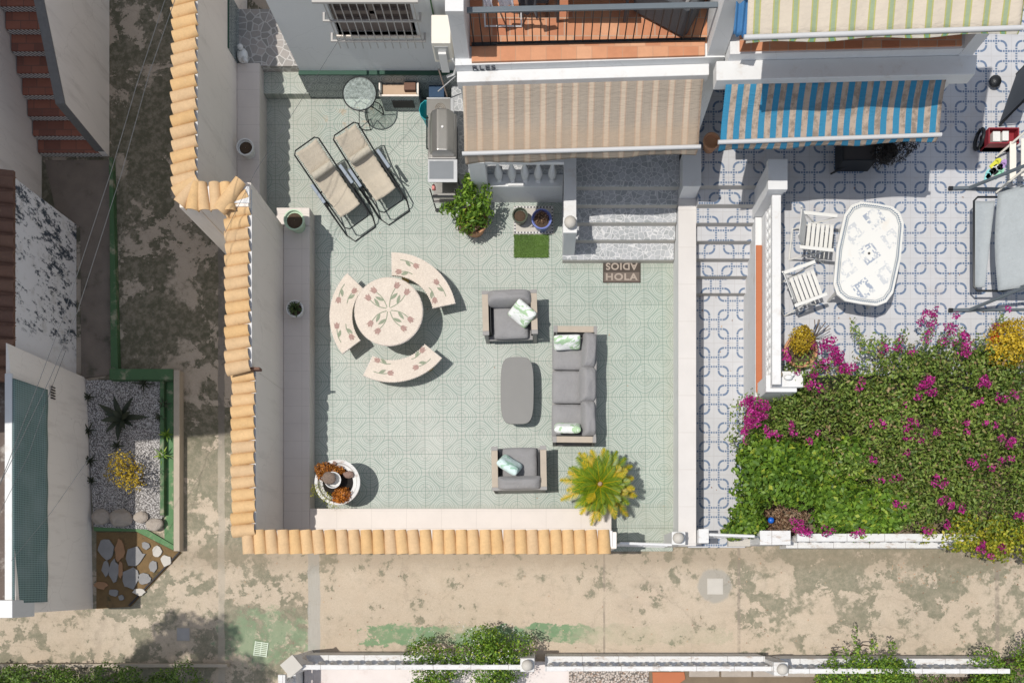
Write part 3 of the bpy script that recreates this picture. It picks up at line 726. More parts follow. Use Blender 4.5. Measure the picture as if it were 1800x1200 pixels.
# dark doorway under the porch
MB().box(.6, 1.9, 8.50, 8.538, .8, 2.9).build('door', m_brownw, h)
def awning(name, label, TL, TR, BL, BR, mat, val, valr, group=None, under=m_bmetal):
    t = thing(name, label, 'awning', ((TL.x + TR.x) / 2, TL.y, ZA)); t.location.z = BL.z - .4
    Wd = (TR - TL).length; Ld = (BL - TL).length
    def fn(s_, v):
        p = TL.lerp(TR, s_).lerp(BL.lerp(BR, s_), v); p = p.copy()
        p.z += -.06 * math.sin(math.pi * v) + .010 * math.sin(s_ * 40) * v + .014 * math.sin(s_ * 11 + v * 5) * math.sin(math.pi * v); return p
    cloth('canopy', fn, 60, 14, (Wd, 1.0), mat, t, .003)
    u = (BR - BL).normalized()
    MB().tube([BL - u * .03, BR + u * .03], .030, 10).build('front_bar', m_bar, t, smooth=True)
    def fv(s_, v):
        p = BL.lerp(BR, s_).copy(); hh = val * (1 - s_) + valr * s_
        sc_ = 1 - .12 * abs(math.sin(s_ * Wd / .24 * math.pi / 2))
        p.z -= .02 + v * hh * sc_; p.y += (-.02 - .03 * v + .015 * math.sin(s_ * 17) * v) ; p.x += .02 * v * math.sin(s_ * 23); return p
    cloth('valance', fv, 90, 5, (Wd, 0.5), mat, t, .003)
    MB().tube([TL + Vector((0, .03, .02)), TR + Vector((0, .03, .02))], .03, 8).build('roller', m_gmetal, t, smooth=True)
    for s_ in (.06, .94):
        a_ = TL.lerp(TR, s_) - Vector((0, 0, .22)); c_ = BL.lerp(BR, s_) - Vector((0, 0, .06)); k_ = (a_ + c_) / 2 + Vector((.25 if s_ < .5 else -.25, 0, -.08))
        MB().tube([a_, k_, c_], .018, 6).build('folding_arm', m_lite, t, smooth=True)
    return t
awning('striped_awning', 'beige and brown striped awning over the patio stairs', P(813, 147, 3.2), P(1237, 135, 3.2), P(816, 270, 2.85), P(1228, 258, 2.85), m_aw1, .22, .10)
awning('striped_awning', 'blue and sand striped awning over the neighbouring terrace', P(1276, 147, 3.5), P(1664, 136, 3.5), P(1266, 250, 3.2), P(1651, 237, 3.2), m_aw2, .15, .07)
awning('striped_awning', 'pale awning with green and yellow stripes over the upper balcony', P(1331, -225, 5.6), P(1842, -240, 5.6), P(1312, 66, 5.05), P(1794, 49, 5.05), m_aw3, .02, .01)
# ------------------------------------------------------------------ neighbouring house
h2 = thing('neighbouring_house', 'white house with deep cornice behind the blue striped awning', 'house', (4.1, 8.5, ZA))
MB().box(2.225, 5.85, 8.81, 9.05, ZA, 6.4).build('facade_wall', m_white, h2)
q0 = P(1259, 106, 3.62); q1 = P(1719, 95, 3.62)
k2 = (q1.y - q0.y) / (q1.x - q0.x)
b = MB().prism([(2.475, q0.y), (5.62, q0.y + k2 * 3.2), (5.62, 8.80), (2.475, 8.80)], 3.40, 3.76); b.build('balcony_slab', m_white, h2)
e0 = P(1259, 142, 3.6); e1 = P(1714, 131, 3.6)
MB().prism([(e0.x, e0.y), (e1.x, e1.y), (e1.x + .03, q1.y - .003), (e0.x, q0.y - .003)], 3.36, 3.61).build('cornice', m_wpaint, h2, bevel=.012)
MB().prism([(2.60, q0.y + .03), (5.58, q0.y + k2 * 3.1 + .03), (5.58, 8.79), (2.60, 8.79)], 3.76, 3.785).build('balcony_floor', m_terra, h2)
MB().box(5.62, 5.80, q1.y - .02, 8.80, ZA, 4.55).build('side_wall', m_white, h2, bevel=.006)
MB().prism([(2.60, q0.y + .27), (5.60, q0.y + k2 * 3.1 + .27), (5.60, q0.y + k2 * 3.1 + .36), (2.60, q0.y + .36)], 3.785, 4.45).build('parapet', plain('rusty_brown_cladding', (.26, .12, .075), .8, .2), h2)
MB().box(3.2, 4.2, 8.77, 8.808, 1.12, 3.1).build('door', m_dark, h2)
# blue tarpaulin beside the green awning
def ft(s_, v):
    p = P(1288, 62, 4.3).lerp(P(1312, 66, 4.3), s_); q = P(1300, -60, 4.9).lerp(P(1335, -60, 4.9), s_); r_ = p.lerp(q, v); r_.z += .03 * math.sin(s_ * 14 + v * 3); return r_
t = cloth('blue_tarpaulin', ft, 16, 12, (1, 1), m_tarp, None, .004); tag(t, 'blue plastic sheet hanging beside the green striped awning', 'tarpaulin')
# ------------------------------------------------------------------ patio stairs, balustrade
t = thing('patio_stairs', 'crazy paved stone steps climbing from the patio under the beige awning', 'stairs', (1.3, 6.2, ZA))
b = MB(); rs = MB()
for i in range(5):
    y0 = 5.63 + .238 * i; z = .16 * (i + 1)
    b.box(.285 if i == 0 else .40, 2.226, y0 - (.05 if i == 0 else 0), (8.47), (z - .16) if i else 0.001, z)
for i in range(5):
    y0 = 5.63 + .238 * i - (.05 if i == 0 else 0); rs.box(.285 if i == 0 else .42, 2.224, y0 - .006, y0 - .001, .16 * i + .004, .16 * (i + 1) - .025)
b.build('step', m_crazy, t, bevel=.006); rs.build('riser', m_cem, t)
MB().box(-1.24, .40, 6.86, 8.47, 0.001, .798).build('landing', m_crazy, t)
bal = [(.052, 0), (.052, .03), (.03, .06), (.06, .16), (.072, .28), (.05, .42), (.028, .55), (.03, .62), (.05, .66), (.055, .70), (.055, .75)]
t = thing('stone_balustrade', 'grey balustrade of turned balusters on a solid plinth under the awning edge', 'balustrade', (-.4, 6.72, ZA))
MB().box(-.98, .285, 6.64, 6.855, ZA, .65).build('plinth', m_grey, t, bevel=.006)
MB().box(-1.25, -.98, 6.64, 6.90, ZA, 1.52).build('pier', m_grey, t, bevel=.008)
MB().box(-.98, .285, 6.66, 6.83, 1.40, 1.49).build('handrail', m_white, t, bevel=.006)
MB().box(-.64, -.38, 6.645, 6.70, .651, .675).build('ledge_stone', m_wpaint, t)
for px in (875, 899, 922, 946, 971):
    MB().lathe([(r, .65 + z) for r, z in bal], (px - 960) * .0093, 6.745, 16).build('baluster', m_white, t, smooth=True)
t = thing('stair_parapet', 'narrow white stair parapet with a stone ball on its end', 'parapet', (.39, 6.2, ZA))
MB().box(.285, .492, 5.655, 5.86, .16, 1.10).build('post', m_white, t, bevel=.006)
MB().box(.285, .492, 5.86, 6.98, 1.12, 1.199).build('handrail', m_wpaint, t, bevel=.008); MB().box(.275, .502, 5.645, 5.90, 1.10, 1.215).build('post_cap', m_wpaint, t, bevel=.008)
for k in range(6):
    yy = 5.97 + k * .17; zb = .16 * (min(4, int((yy - 5.63) / .238)) + 1); s_ = (1.12 - zb) / .75
    MB().lathe([(r * .9, zb + z * s_) for r, z in bal], .39, yy, 14).build('baluster', m_white, t, smooth=True)
p = P(1005, 391, 1.29); MB().ball((.39, 5.78, 1.31), .10).lathe([(.06, 1.215), (.05, 1.23)], .39, 5.78).build('ball_finial', m_cem, t, smooth=True)
t = MB().box(-1.62, -1.26, 6.95, 8.47, .001, .42).build('stone_shelf', m_crazy); tag(t, 'raised crazy paved shelf between the steel barbecue and the awning', 'shelf')
# neighbouring stairs
t = thing('tiled_stairs', 'narrow steps with blue chain pattern tiles climbing beside the low wall', 'stairs', (3.0, 5.7, ZA))
b = MB(); rs = MB()
for i in range(7):
    y0 = 5.0 + .243 * i; z = .16 * (i + 1); b.box(2.512, 3.50, y0, 6.459, .001 if i == 0 else z - .16, z - (0 if i < 6 else .001)); rs.box(2.514, 3.498, y0 - .005, y0 - .001, .16 * i + .004, z - .012)
b.build('step', m_blue, t, bevel=.004); rs.build('riser', plain('grimy_riser', (.40, .38, .35), .8, .15), t)
# white divider with lattice
t = thing('lattice_wall', 'white garden wall with terracotta strip and pierced lattice along the steps', 'wall', (3.58, 4.7, ZA))
MB().box(3.47, 3.578, 3.03, 6.02, ZA, .905).build('lower_wall', m_wpaint, t, bevel=.006)
MB().box(3.475, 3.575, 3.12, 5.55, .906, .93).build('brick_strip', m_brick, t, bevel=.004)
MB().box(3.582, 3.70, 3.06, 6.02, ZA, 1.16).build('upper_wall', m_white, t, bevel=.004)
lat = MB()
yy = 3.20
while yy < 6.0:
    for z in (1.26, 1.42, 1.58):
        lat.tube([(3.60, yy + .075 * math.cos(k * math.pi / 6), z + .075 * math.sin(k * math.pi / 6)) for k in range(12)], .022, 5, True)
    yy += .16
lat.build('lattice', m_wpaint, t)
MB().box(3.53, 3.67, 3.06, 6.02, 1.70, 1.79).build('handrail', m_wpaint, t, bevel=.01)
t = thing('white_pillar', 'square white pillar at the top of the tiled steps', 'pillar', (3.57, 6.25, ZA)); MB().box(3.44, 3.70, 6.03, 6.47, ZA, 1.86).build('shaft', m_white, t, bevel=.006); MB().box(3.42, 3.72, 6.02, 6.49, 1.86, 1.98).build('cap', m_wpaint, t, bevel=.008)
t = thing('white_pillar', 'flat topped white pillar carrying small figurines by the flowering shrub', 'pillar', (3.8, 3.2, ZA)); MB().box(3.50, 3.99, 3.0, 3.27, ZA, 1.52).build('shaft', m_white, t, bevel=.006); MB().pbox(1356, 652, 1412, 680, 1.6, 1.52).build('cap', m_wpaint, t, bevel=.008)
# ------------------------------------------------------------------ neighbouring front fence and gate
def rail_fence(name, label, x0, x1, y0, y1, zr, pz, py0, py1, mat=m_bfence, step=.19, group=None):
    t = thing(name, label, 'fence', ((x0 + x1) / 2, y0, ZA), group=group)
    MB().box(x0, x1, py0, py1, ZA, pz).build('plinth', mat, t, bevel=.006)
    MB().box(x0, x1, y0, y1, zr - .07, zr).build('handrail', mat, t, bevel=.008)
    n = max(2, int((x1 - x0) / step)); s_ = (zr - .07 - pz) / .75; o = None
    for i in range(n):
        x = x0 + (i + .5) * (x1 - x0) / n
        if o is None: o = MB().lathe([(r * .95, pz + z * s_) for r, z in bal], x, (y0 + y1) / 2, 10).build('baluster', mat, t, smooth=True); ox = x
        else: c = o.copy(); C.objects.link(c); c.location = o.location + Vector((x - ox, 0, 0))
    return t
rail_fence('garden_balustrade', 'white front balustrade below the magenta bougainvillea', 4.14, 7.15, .645, .775, 1.0, .30, .56, .77)
rail_fence('street_balustrade', 'weathered white balustrade left of the ball post by the white flowering bush', -4.10, -.31, -1.465, -1.385, 1.0, .45, -1.47, -1.27)
rail_fence('street_balustrade', 'weathered white balustrade between the two ball topped street posts', -.02, 3.74, -1.49, -1.41, 1.0, .45, -1.49, -1.29)
rail_fence('street_balustrade', 'weathered white balustrade running right behind the bright green vine', 4.0, 7.65, -1.53, -1.45, 1.0, .45, -1.53, -1.33)
for px, py, lab in ((927, 1168, 'square white street post with ball beside the white flowering bush'), (1373, 1175, 'white street post with ball left of the bright green vine')):
    p = P(px, py, 1.08); t = thing('street_post', lab, 'post', (p.x, p.y, ZA))
    MB().box(p.x - .115, p.x + .115, p.y - .11, p.y + .11, ZA, 1.08).build('post', m_bfence, t, bevel=.008)
    MB().ball((p.x, p.y, 1.17), .095).lathe([(.05, 1.08), (.05, 1.1)], p.x, p.y).build('ball_finial', m_cem, t, smooth=True)
p = P(512, 1170, 1.1); t = thing('street_post', 'tilted square cap corner post at the left end of the street balustrade', 'post', (p.x, p.y, ZA))
MB().prism([(p.x + .17 * math.cos(R(a)), p.y + .17 * math.sin(R(a))) for a in (-5, 85, 175, 265)], ZA, 1.05).build('post', m_bfence, t, bevel=.008); MB().prism([(p.x + .19 * math.cos(R(a)), p.y + .19 * math.sin(R(a))) for a in (-5, 85, 175, 265)], 1.05, 1.1).build('cap', m_cem, t, bevel=.006)
t = thing('corner_balustrade', 'short white wall running down from the corner post out of view', 'fence', (-4.35, -2.2, ZA))
MB().box(-4.42, -4.30, -3.4, -1.55, .9, 1.0).build('handrail', m_bfence, t, bevel=.006); MB().box(-4.42, -4.28, -3.4, -1.5, ZA, .45).build('plinth', m_bfence, t)
for k in range(6): MB().lathe([(r, .45 + z * .6) for r, z in bal], -4.36, -1.7 - k * .3, 10).build('baluster', m_bfence, t, smooth=True)
t = thing('gate_post', 'square marble capped post left of the neighbouring gate', 'gate post', (2.6, .7, ZA)); MB().pbox(1228, 929, 1246, 954, 1.0, .96).build('cap', m_bfence, t, bevel=.004); MB().pbox(1229.5, 930, 1245, 953, .96, ZA).build('post', m_white, t)
t = thing('gate_post', 'long marble capped pier right of the neighbouring gate', 'gate post', (3.8, .75, ZA)); MB().pbox(1336, 932, 1390, 957, 1.0, .95).build('cap', m_bfence, t, bevel=.006); MB().pbox(1338, 934, 1388, 955, .95, ZA).build('post', m_white, t); MB().box(3.18, 3.56, .60, .73, ZA, .12).build('footing', m_cem, t)
t = thing('metal_gate', 'white tubular gate of the neighbouring tiled path', 'gate', (3.1, .72, ZA))
A = P(1247, 939, 1.0); B_ = P(1326, 942, 1.0); b = MB()
for z in (.1, .5, 1.0): b.tube([(A.x, A.y, z), (B_.x, B_.y, z)], .026 if z > .9 else .014)
for i in range(9): q = A.lerp(B_, i / 8); b.tube([(q.x, q.y, 0), (q.x, q.y, 1.0)], .010, 5)
b.build('gate_frame', m_lite, t, smooth=True); MB().tube([B_ + Vector((-.02, 0, 0)), B_ + Vector((.07, -.01, 0)), B_ + Vector((.10, -.05, -.02))], .014, 6).build('latch', m_gmetal, t)
# ------------------------------------------------------------------ left side: stairs, houses, planter
t = thing('red_stairs', 'dark red tiled outdoor stairs at the top left', 'stairs', (-8.4, 8.4, ZA)); b = MB(); rs = MB()
ys = [7.52, 7.74, 8.0, 8.28, 8.56, 8.84, 9.11, 9.39, 9.66, 9.94]
for i, y0 in enumerate(ys):
    z = .005 + .16 * i; b.box(-8.93, -7.872, y0, ys[i + 1] if i < 9 else 10.6, ZA, z); rs.box(-8.93, -7.873, y0 - .008, y0 - .001, z - .15, z - .03)
def riser_mat():
    g = G('zigzag_riser_tile'); p = g.pos(); X, Y, Z = g.xyz(p); a = ((X + Z * .8) / .07).frac()
    return g.out(g.mix(g.ss(.4, .5, a), (.07, .07, .07), (.72, .70, .67)), .6)
b.build('step', m_rstep, t, bevel=.005); rs.build('riser', riser_mat(), t)
t = thing('stair_wall', 'sloping pale stair wall with dark concrete cap beside the red stairs', 'wall', (-7.8, 8.6, ZA))
pr = [(7.52, ZA), (7.53, .06), (7.68, 1.34), (8.93, 1.95), (10.8, 2.75), (10.8, ZA)]
MB().hexa([(-7.87, y, z) for y, z in pr], [(-7.75, y, z) for y, z in pr]).build('rendered_wall', m_wallL, t)
cp = [(7.51, .05), (7.665, 1.345), (8.925, 1.962), (10.8, 2.76)]; b = MB()
for (y0, z0), (y1, z1) in zip(cp, cp[1:]): b.hexa([(-7.885, y0, z0), (-7.735, y0, z0), (-7.735, y1, z1), (-7.885, y1, z1)], [(-7.885, y0 - .01, z0 + .028), (-7.735, y0 - .01, z0 + .028), (-7.735, y1 - .01, z1 + .028), (-7.885, y1 - .01, z1 + .028)])
b.build('wall_cap', plain('dark_stained_concrete', (.16, .155, .15), .9, .25, 20, .6, .005), t)
t = thing('peeling_house', 'house wall with badly peeling white render and brown tiled roof', 'house', (-9.5, 5, ZA))
MB().box(-12, -8.33, 3.60, 6.31, ZA, 1.80).build('wall', m_peel, t, bevel=.01)
MB().box(-12, -8.95, 6.32, 10.6, ZA, 2.6).build('side_wall', m_wallL, t)
MB().hexa([(-12.5, 3.08, 3.05), (-8.28, 3.08, 1.80), (-8.28, 6.37, 1.80), (-12.5, 6.37, 3.05)], [(-12.5, 3.08, 3.10), (-8.28, 3.08, 1.85), (-8.28, 6.37, 1.85), (-12.5, 6.37, 3.10)]).build('roof_deck', m_brown, t)
b = MB(); y = 3.18
while y < 6.4:
    for k in range(5): clay_tile(b, -8.245 - .42 * k, y + rnd.uniform(-.008, .008), 1.84 + .42 * k * .30, R(180 + rnd.uniform(-1, 1)), .46, .100, .088, .9, dz=.10)
    y += .23
b.build('roof_tiles', m_brown, t, smooth=True)
t = thing('corner_house', 'pale rendered house corner with green shade net over its parapet', 'house', (-8.3, 1.5, ZA))
MB().prism([(-8.19, 3.599), (-8.19, -.50), (-8.04, -.50), (-8.10, 2.9), (-8.135, 3.3), (-8.16, 3.50), (-8.18, 3.599)], ZA, 2.20).build('wall', m_wallL, t)
MB().box(-8.185, -8.075, -.29, 3.13, 2.20, 2.24).build('parapet_cap', m_wpaint, t, bevel=.004)
MB().box(-8.4, -8.035, -.56, -.295, 1.7, 2.30).build('pillar', m_wpaint, t, bevel=.008)
MB().box(-12, -8.192, -.5, 3.59, ZA, 1.62).build('flat_roof', plain('dark_roofing', (.13, .10, .085), .9, .35, 4, .6, .01, dirt=(.45, .42, .38, .8)), t)
b = MB()
for i in range(5):
    for j in range(2): b.box(-8.098, -8.084, 2.98 + i * .045 - j * .0, 3.0 + i * .045, 1.0 + j * .07, 1.05 + j * .07)
b.build('air_vent', m_dark, t)
def fnet(s_, v):
    y = .0 + (3.06 + .34) * s_ - .34; z = 2.235 - v * .83
    return Vector((-8.066 + .07 * v + .005 * math.sin(s_ * 31 + v * 4) * v + .008 * math.sin(v * 7), y, z))
t = cloth('shade_net', fnet, 60, 12, (3.4, .85), m_net, None, .003); tag(t, 'long green shade net fixed over the parapet at the left edge', 'shade net')
t = thing('apartment_house', 'tall white apartment house standing outside the left edge of the view', 'apartment house', (-11.5, 7, ZA))
MB().box(-13.5, -9.5, 2.26, 14, ZA, 12.1).build('wall', m_white, t)
for k in range(3):
    for j in range(3): w_ = MB().box(-9.51, -9.46, 3.4 + k * 3.6, 4.6 + k * 3.6, 3.6 + j * 2.8, 4.9 + j * 2.8).build('window', m_brownw, t)
# planter and kerbs
GZ = -.09
tag(MB().prism([(p.x, p.y) for p in (P(146, 666), P(285, 666), P(285, 905), P(262, 930), P(160, 925))], ZA + .002, GZ).build('gravel_bed', m_gravel), kind='structure')
t = thing('planter_edging', 'green painted masonry edging around the white gravel bed', 'edging', (-6.9, 2, ZA))
b = MB().pbox(192, 648, 304, 667, .06, ZA).pbox(281, 668, 288, 905, -.02, ZA); p0, p1, p2, p3 = P(160, 917), P(262, 930), P(285, 905), P(289, 905)
b.build('green_edge', m_gpaint, t, bevel=.006)
MB().prism([(p.x, p.y) for p in (P(160, 918), P(235, 919), P(302, 958), P(300, 966), P(235, 933), P(160, 932))], ZA, -.10).build('diagonal_edge', m_gpaintd, t)
MB().pbox(289, 668, 305, 960, -.135, ZA).build('green_path_edge', m_gpaintd, t)
MB().pbox(305, 650, 315.5, 968, .04, ZA).build('pale_kerb', m_kerb, t, bevel=.006)
t = MB().prism([(p.x, p.y) for p in (P(190, 275), P(196, 275), P(206, 648), P(193, 648))], ZA, -.03).build('alley_kerb', m_gpaint, bevel=.004); tag(t, 'narrow moss green kerb running up the shaded alley', 'kerb')
t = MB().prism([(p.x, p.y) for p in (P(72, 276), P(189.5, 276), P(192, 655), P(137, 662), P(135, 395), P(90, 360))], ZA, -.12).build('side_path', plain('damp_brown_concrete', (.19, .155, .125), .95, .34, 3, .5, .006, dirt=(.055, .06, .035, .8))); tag(t, kind='structure')
bd = [P(163, 934), P(235, 934), P(300, 967), P(314, 970), P(224, 1066), P(163, 1070)]
tag(MB().prism([(p.x, p.y) for p in bd], ZA + .002, -.13).build('stone_bed', plain('dark_orange_soil', (.18, .115, .05), .95, .35, 7, .7, .01, dirt=(.055, .055, .03, .9))), kind='structure')
b = MB(); A = P(315, 970, -.1); B_ = P(226, 1064, -.1); n_ = Vector((B_ - A)).normalized().cross(Vector((0, 0, 1))) * .014
b.hexa([A - n_ - Vector((0, 0, .05)), A + n_ - Vector((0, 0, .05)), B_ + n_ - Vector((0, 0, .05)), B_ - n_ - Vector((0, 0, .05))], [A - n_, A + n_, B_ + n_, B_ - n_])
t = b.build('bed_edging', m_dark); tag(t, 'thin dark strip edging the bed of flat stones', 'edging')
def slab(px, py, w_, h_, mat, lab, z=-.128, hh=.03, n=11, seed=0):
    r = random.Random(seed); c = P(px, py)
    pts = []
    for k in range(n):
        a = 2 * math.pi * k / n + r.uniform(-.25, .25); q = r.uniform(.78, 1.12)
        pts.append((c.x + q * w_ * .005 * math.cos(a), c.y + q * h_ * .005 * math.sin(a)))
    t = MB().prism(pts, z, z + hh).build('paving_stone', mat, bevel=.006); tag(t, lab, 'stone', 'flat stones set in the corner bed'); return t
for k, (px, py, w_, h_, mt, lab) in enumerate([(181, 963, 24, 32, m_slab1, 'upright oval grey stone nearest the house wall'), (205, 966, 16, 34, m_slab2, 'tall ochre stone between grey stones'), (232, 977, 30, 30, m_slab1, 'wide pale grey stone near the middle of the bed'),
        (195, 1002, 17, 34, m_slab1, 'slim grey stone left of the ochre one'), (207, 1000, 8, 26, m_slab2, 'narrow ochre stone strip'), (224, 1016, 27, 32, m_slab1, 'large blue grey stone at the centre bottom'), (249, 1017, 20, 18, m_slab1, 'small grey stone on the shadow edge'),
        (181, 998, 13, 24, m_slab1, 'small grey stone hugging the wall foot'), (172, 1028, 20, 13, m_slab2, 'flat rusty stone at the lower left'), (194, 1041, 15, 12, m_slab1, 'round dark stone near the bottom'), (208, 1050, 9, 9, m_slab1, 'tiny grey stone at the bottom'),
        (240, 1040, 20, 11, m_cem, 'pale oblong stone at the lower edge'), (272, 968, 15, 17, m_cem, 'sunlit white stone at the top right of the bed'), (264, 994, 13, 19, m_slab1, 'sunlit grey stone in orange soil'), (287, 985, 16, 18, m_cem, 'sunlit cream stone beside the diagonal strip'), (252, 958, 14, 12, m_slab1, 'grey stone just inside the shadow')]):
    slab(px, py, w_ * 1.2, h_ * 1.2, mt, lab, seed=k)
for k, (px, py, r_, lab) in enumerate([(177, 908, 19, 'grey boulder in shade at the left of the row'), (211, 910, 22, 'wide grey boulder in shade'), (246, 908, 15, 'boulder on the shadow edge'), (271, 921, 17, 'pale sunlit boulder at the right end')]):
    b = MB(); c = P(px, py, -.02); b.ball((c.x, c.y, -.05), r_ * .01, 1.0, .72, .55, 9, 6, jit=.35); t = b.build('rock', m_rock, bevel=.02); tag(t, lab, 'rock', 'rocks closing the gravel bed')
# manholes and drains
for px, py, lab, s_ in ((322.5, 1114, 'grey square cover with a white frame in the left of the lane', .125), (1257, 1030, 'square concrete cover ringed by grey cement in the lane', .14)):
    c = P(px, py, ZA); t = thing('manhole_cover', lab, 'manhole cover', (c.x, c.y, ZA)); MB().box(c.x - s_, c.x + s_, c.y - s_, c.y + s_, ZA, ZA + .006).build('frame', m_kerb if s_ < .13 else m_cem, t); MB().box(c.x - s_ + .015, c.x + s_ - .015, c.y - s_ + .015, c.y + s_ - .015, ZA, ZA + .012).build('lid', plain('grey_iron', (.33, .32, .31), .7, .1) if s_ < .13 else m_cem, t, bevel=.003)
c = P(459, 1140, ZA); b = MB()
for k in range(8): b.box(-.12, .12, -.125 + k * .033, -.108 + k * .033, ZA + .003, ZA + .02)
for k in range(3): b.box(-.12 + k * .112, -.105 + k * .112, -.13, .13, ZA + .002, ZA + .016)
b.xf(Matrix.Translation((c.x, c.y, 0)) @ Matrix.Rotation(R(-8), 4, 'Z')); t = b.build('drain_grate', plain('pale_green_iron', (.55, .62, .50), .7, .1)); tag(t, 'small pale green slotted drain grate in the lane', 'drain grate')
# details beyond the street balustrade
tag(MB().box(.40, 1.80, -3.3, -1.56, .031, .05).build('mixed_gravel', m_gravel2), kind='structure')
t = MB().prism([(1.86, -1.60), (2.42, -1.60), (2.44, -1.72), (2.36, -1.78), (2.30, -2.4), (1.9, -2.4)], .031, .06).build('orange_tile', m_brick, bevel=.004); tag(t, 'flat orange tile lying behind the street balustrade', 'tile')
b = MB()
for k in range(9): b.box(2.50 + k * .56, 3.03 + k * .56, -1.66, -1.57, .031, .10)
b.build('edging_stone', m_kerb, bevel=.01) if False else None
for k in range(9):
    t = MB().box(2.50 + k * .56, 3.03 + k * .56, -1.68, -1.57, .031, .10 + .004 * (k % 3)).build('edging_stone', m_rock, bevel=.012); tag(t, 'brownish edging stones in a row behind the street balustrade', 'edging stone', 'edging stones of the opposite flower bed')
# ------------------------------------------------------------------ lounge furniture (local: width x, depth y, back at +y)
def arm_frame(t, Wd, D, n_legs=True):
    hw = Wd / 2; hd = D / 2
    for s_ in (-1, 1):
        x0, x1 = sorted((s_ * hw, s_ * (hw - .105)))
        a = MB().box(x0, x1, -hd + .07, hd - .06, .575, .60).build('armrest', m_wood, t, bevel=.004)
        MB().box(x0 - .002, x1 + .002, -hd, -hd + .07, .572, .602).build('armrest_cap', m_capg, a, bevel=.004); MB().box(x0 - .002, x1 + .002, hd - .06, hd, .572, .602).build('armrest_cap', m_capg, a, bevel=.004)
        b = MB().box(x0 + .02, x1 - .02, -hd + .005, -hd + .055, 0, .572).box(x0 + .02, x1 - .02, hd - .05, hd - .005, 0, .572).box(x0 + .02, x1 - .02, -hd + .05, hd - .05, .03, .065)
        b.build('side_frame', m_capg, t, bevel=.003)
        xs = s_ * (hw - .135)
        for k in range(3): r_ = MB().box(s_ * (hw - .09 - .022 * k) - .006, s_ * (hw - .09 - .022 * k) + .006, -hd + .06, hd - .06, .10, .55 - k * .01); r_.build('side_strap', m_bmetal, t)
    MB().box(-hw + .02, hw - .02, hd - .045, hd - .005, .06, .60).build('back_frame', m_capg, t, bevel=.004)
    MB().box(-hw + .09, hw - .09, -hd - .01, hd - .05, .22, .27).build('seat_frame', m_capg, t, bevel=.004)
def cushion(name, t, x0, x1, y0, y1, z0, z1, mat, bv=.035, tilt=None):
    b = MB(); nx, ny = 10, 8; vs = []; 
    cx, cy = (x0 + x1) / 2, (y0 + y1) / 2; hx, hy, hz = (x1 - x0) / 2, (y1 - y0) / 2, (z1 - z0) / 2; cz = (z0 + z1) / 2
    for s_ in (-1, 1):
        for j in range(ny + 1):
            for i in range(nx + 1):
                u = i / nx * 2 - 1; v = j / ny * 2 - 1
                e = (1 - abs(u) ** 6) * (1 - abs(v) ** 6)
                p = Vector((hx * u * (1 - .02 * v * v), hy * v * (1 - .02 * u * u), s_ * hz * (.45 + .55 * e ** .35 + (.10 * (1 - u * u) * (1 - v * v)))))
                p.z += rnd.uniform(-.0035, .0035) + .007 * math.sin(u * 4 + x0 * 9) * math.sin(v * 5 + y0 * 7) * (1 if s_ > 0 else 0)
                if tilt: p = tilt @ p
                vs.append(p + Vector((cx, cy, cz)))
    N = (nx + 1) * (ny + 1); fs = []
    for s_ in (0, 1):
        for j in range(ny):
            for i in range(nx): k = s_ * N + j * (nx + 1) + i; fs.append((k, k + 1, k + nx + 2, k + nx + 1))
    rim = [i for i in range(nx)] + [j * (nx + 1) + nx for j in range(ny)] + [ny * (nx + 1) + i for i in range(nx, 0, -1)] + [j * (nx + 1) for j in range(ny, 0, -1)]
    for k in range(len(rim)): a, c = rim[k], rim[(k + 1) % len(rim)]; fs.append((a, c, c + N, a + N))
    b.add(vs, fs); return b.build(name, mat, t, smooth='all', subd=1)
def throw_pillow(name, loc, w_, h_, th, rot, mat, lab, group=None):
    t = cushion(name, None, -w_ / 2, w_ / 2, -h_ / 2, h_ / 2, -th / 2, th / 2, mat)
    t.location = loc; t.rotation_euler = rot; tag(t, lab, 'cushion', group); return t
def armchair(lab, x, y, rz):
    t = thing('armchair', lab, 'armchair', group='grey lounge armchairs')
    arm_frame(t, .93, .75)
    cushion('seat_cushion', t, -.31, .31, -.39, .26, .27, .42, m_cush)
    cushion('back_cushion', t, -.37, .37, -.12, .12, .0, .001, m_cush).location = (0, 0, 0)
    bc = t.children[-1]; bpy.data.objects.remove(bc)
    cushion('back_cushion', t, -.375, .375, -.03 + .16, .19 + .16, .40, .72, m_cush, tilt=Matrix.Rotation(R(-16), 3, 'X'))
    t.location = (x, y, 0); t.rotation_euler = (0, 0, R(rz)); return t
armchair('grey lounge armchair with wooden arms above the coffee table', -.615, 4.535, 1.5)
armchair('grey lounge armchair with wooden arms below the coffee table', -.457, 1.90, 181)
t = thing('sofa', 'three seat grey outdoor sofa with wooden arms', 'sofa')
arm_frame(t, 1.97, .74)
for k in (-1, 0, 1):
    cushion('seat_cushion', t, k * .575 - .285, k * .575 + .285, -.39, .25, .27, .42, m_cush)
    cushion('back_cushion', t, k * .575 - .30, k * .575 + .30, .12 - (.04 if k == 0 else 0), .34, .40, .72, m_cush, tilt=Matrix.Rotation(R(-14 - (6 if k == 0 else 0)), 3, 'X') @ Matrix.Rotation(R(k * 3), 3, 'Z'))
t.location = (.486, 3.32, 0); t.rotation_euler = (0, 0, R(-90.5))
p = P(921, 545, .62); throw_pillow('throw_pillow', (p.x, p.y, .56), .40, .40, .15, (R(50), R(12), R(-38)), m_leafc, 'square leaf print pillow in the corner of the upper armchair')
p = P(996.5, 595, .60); throw_pillow('throw_pillow', (p.x, p.y, .56), .46, .30, .13, (R(58), 0, R(2)), m_leafc, 'leaf print pillow at the upper end of the sofa')
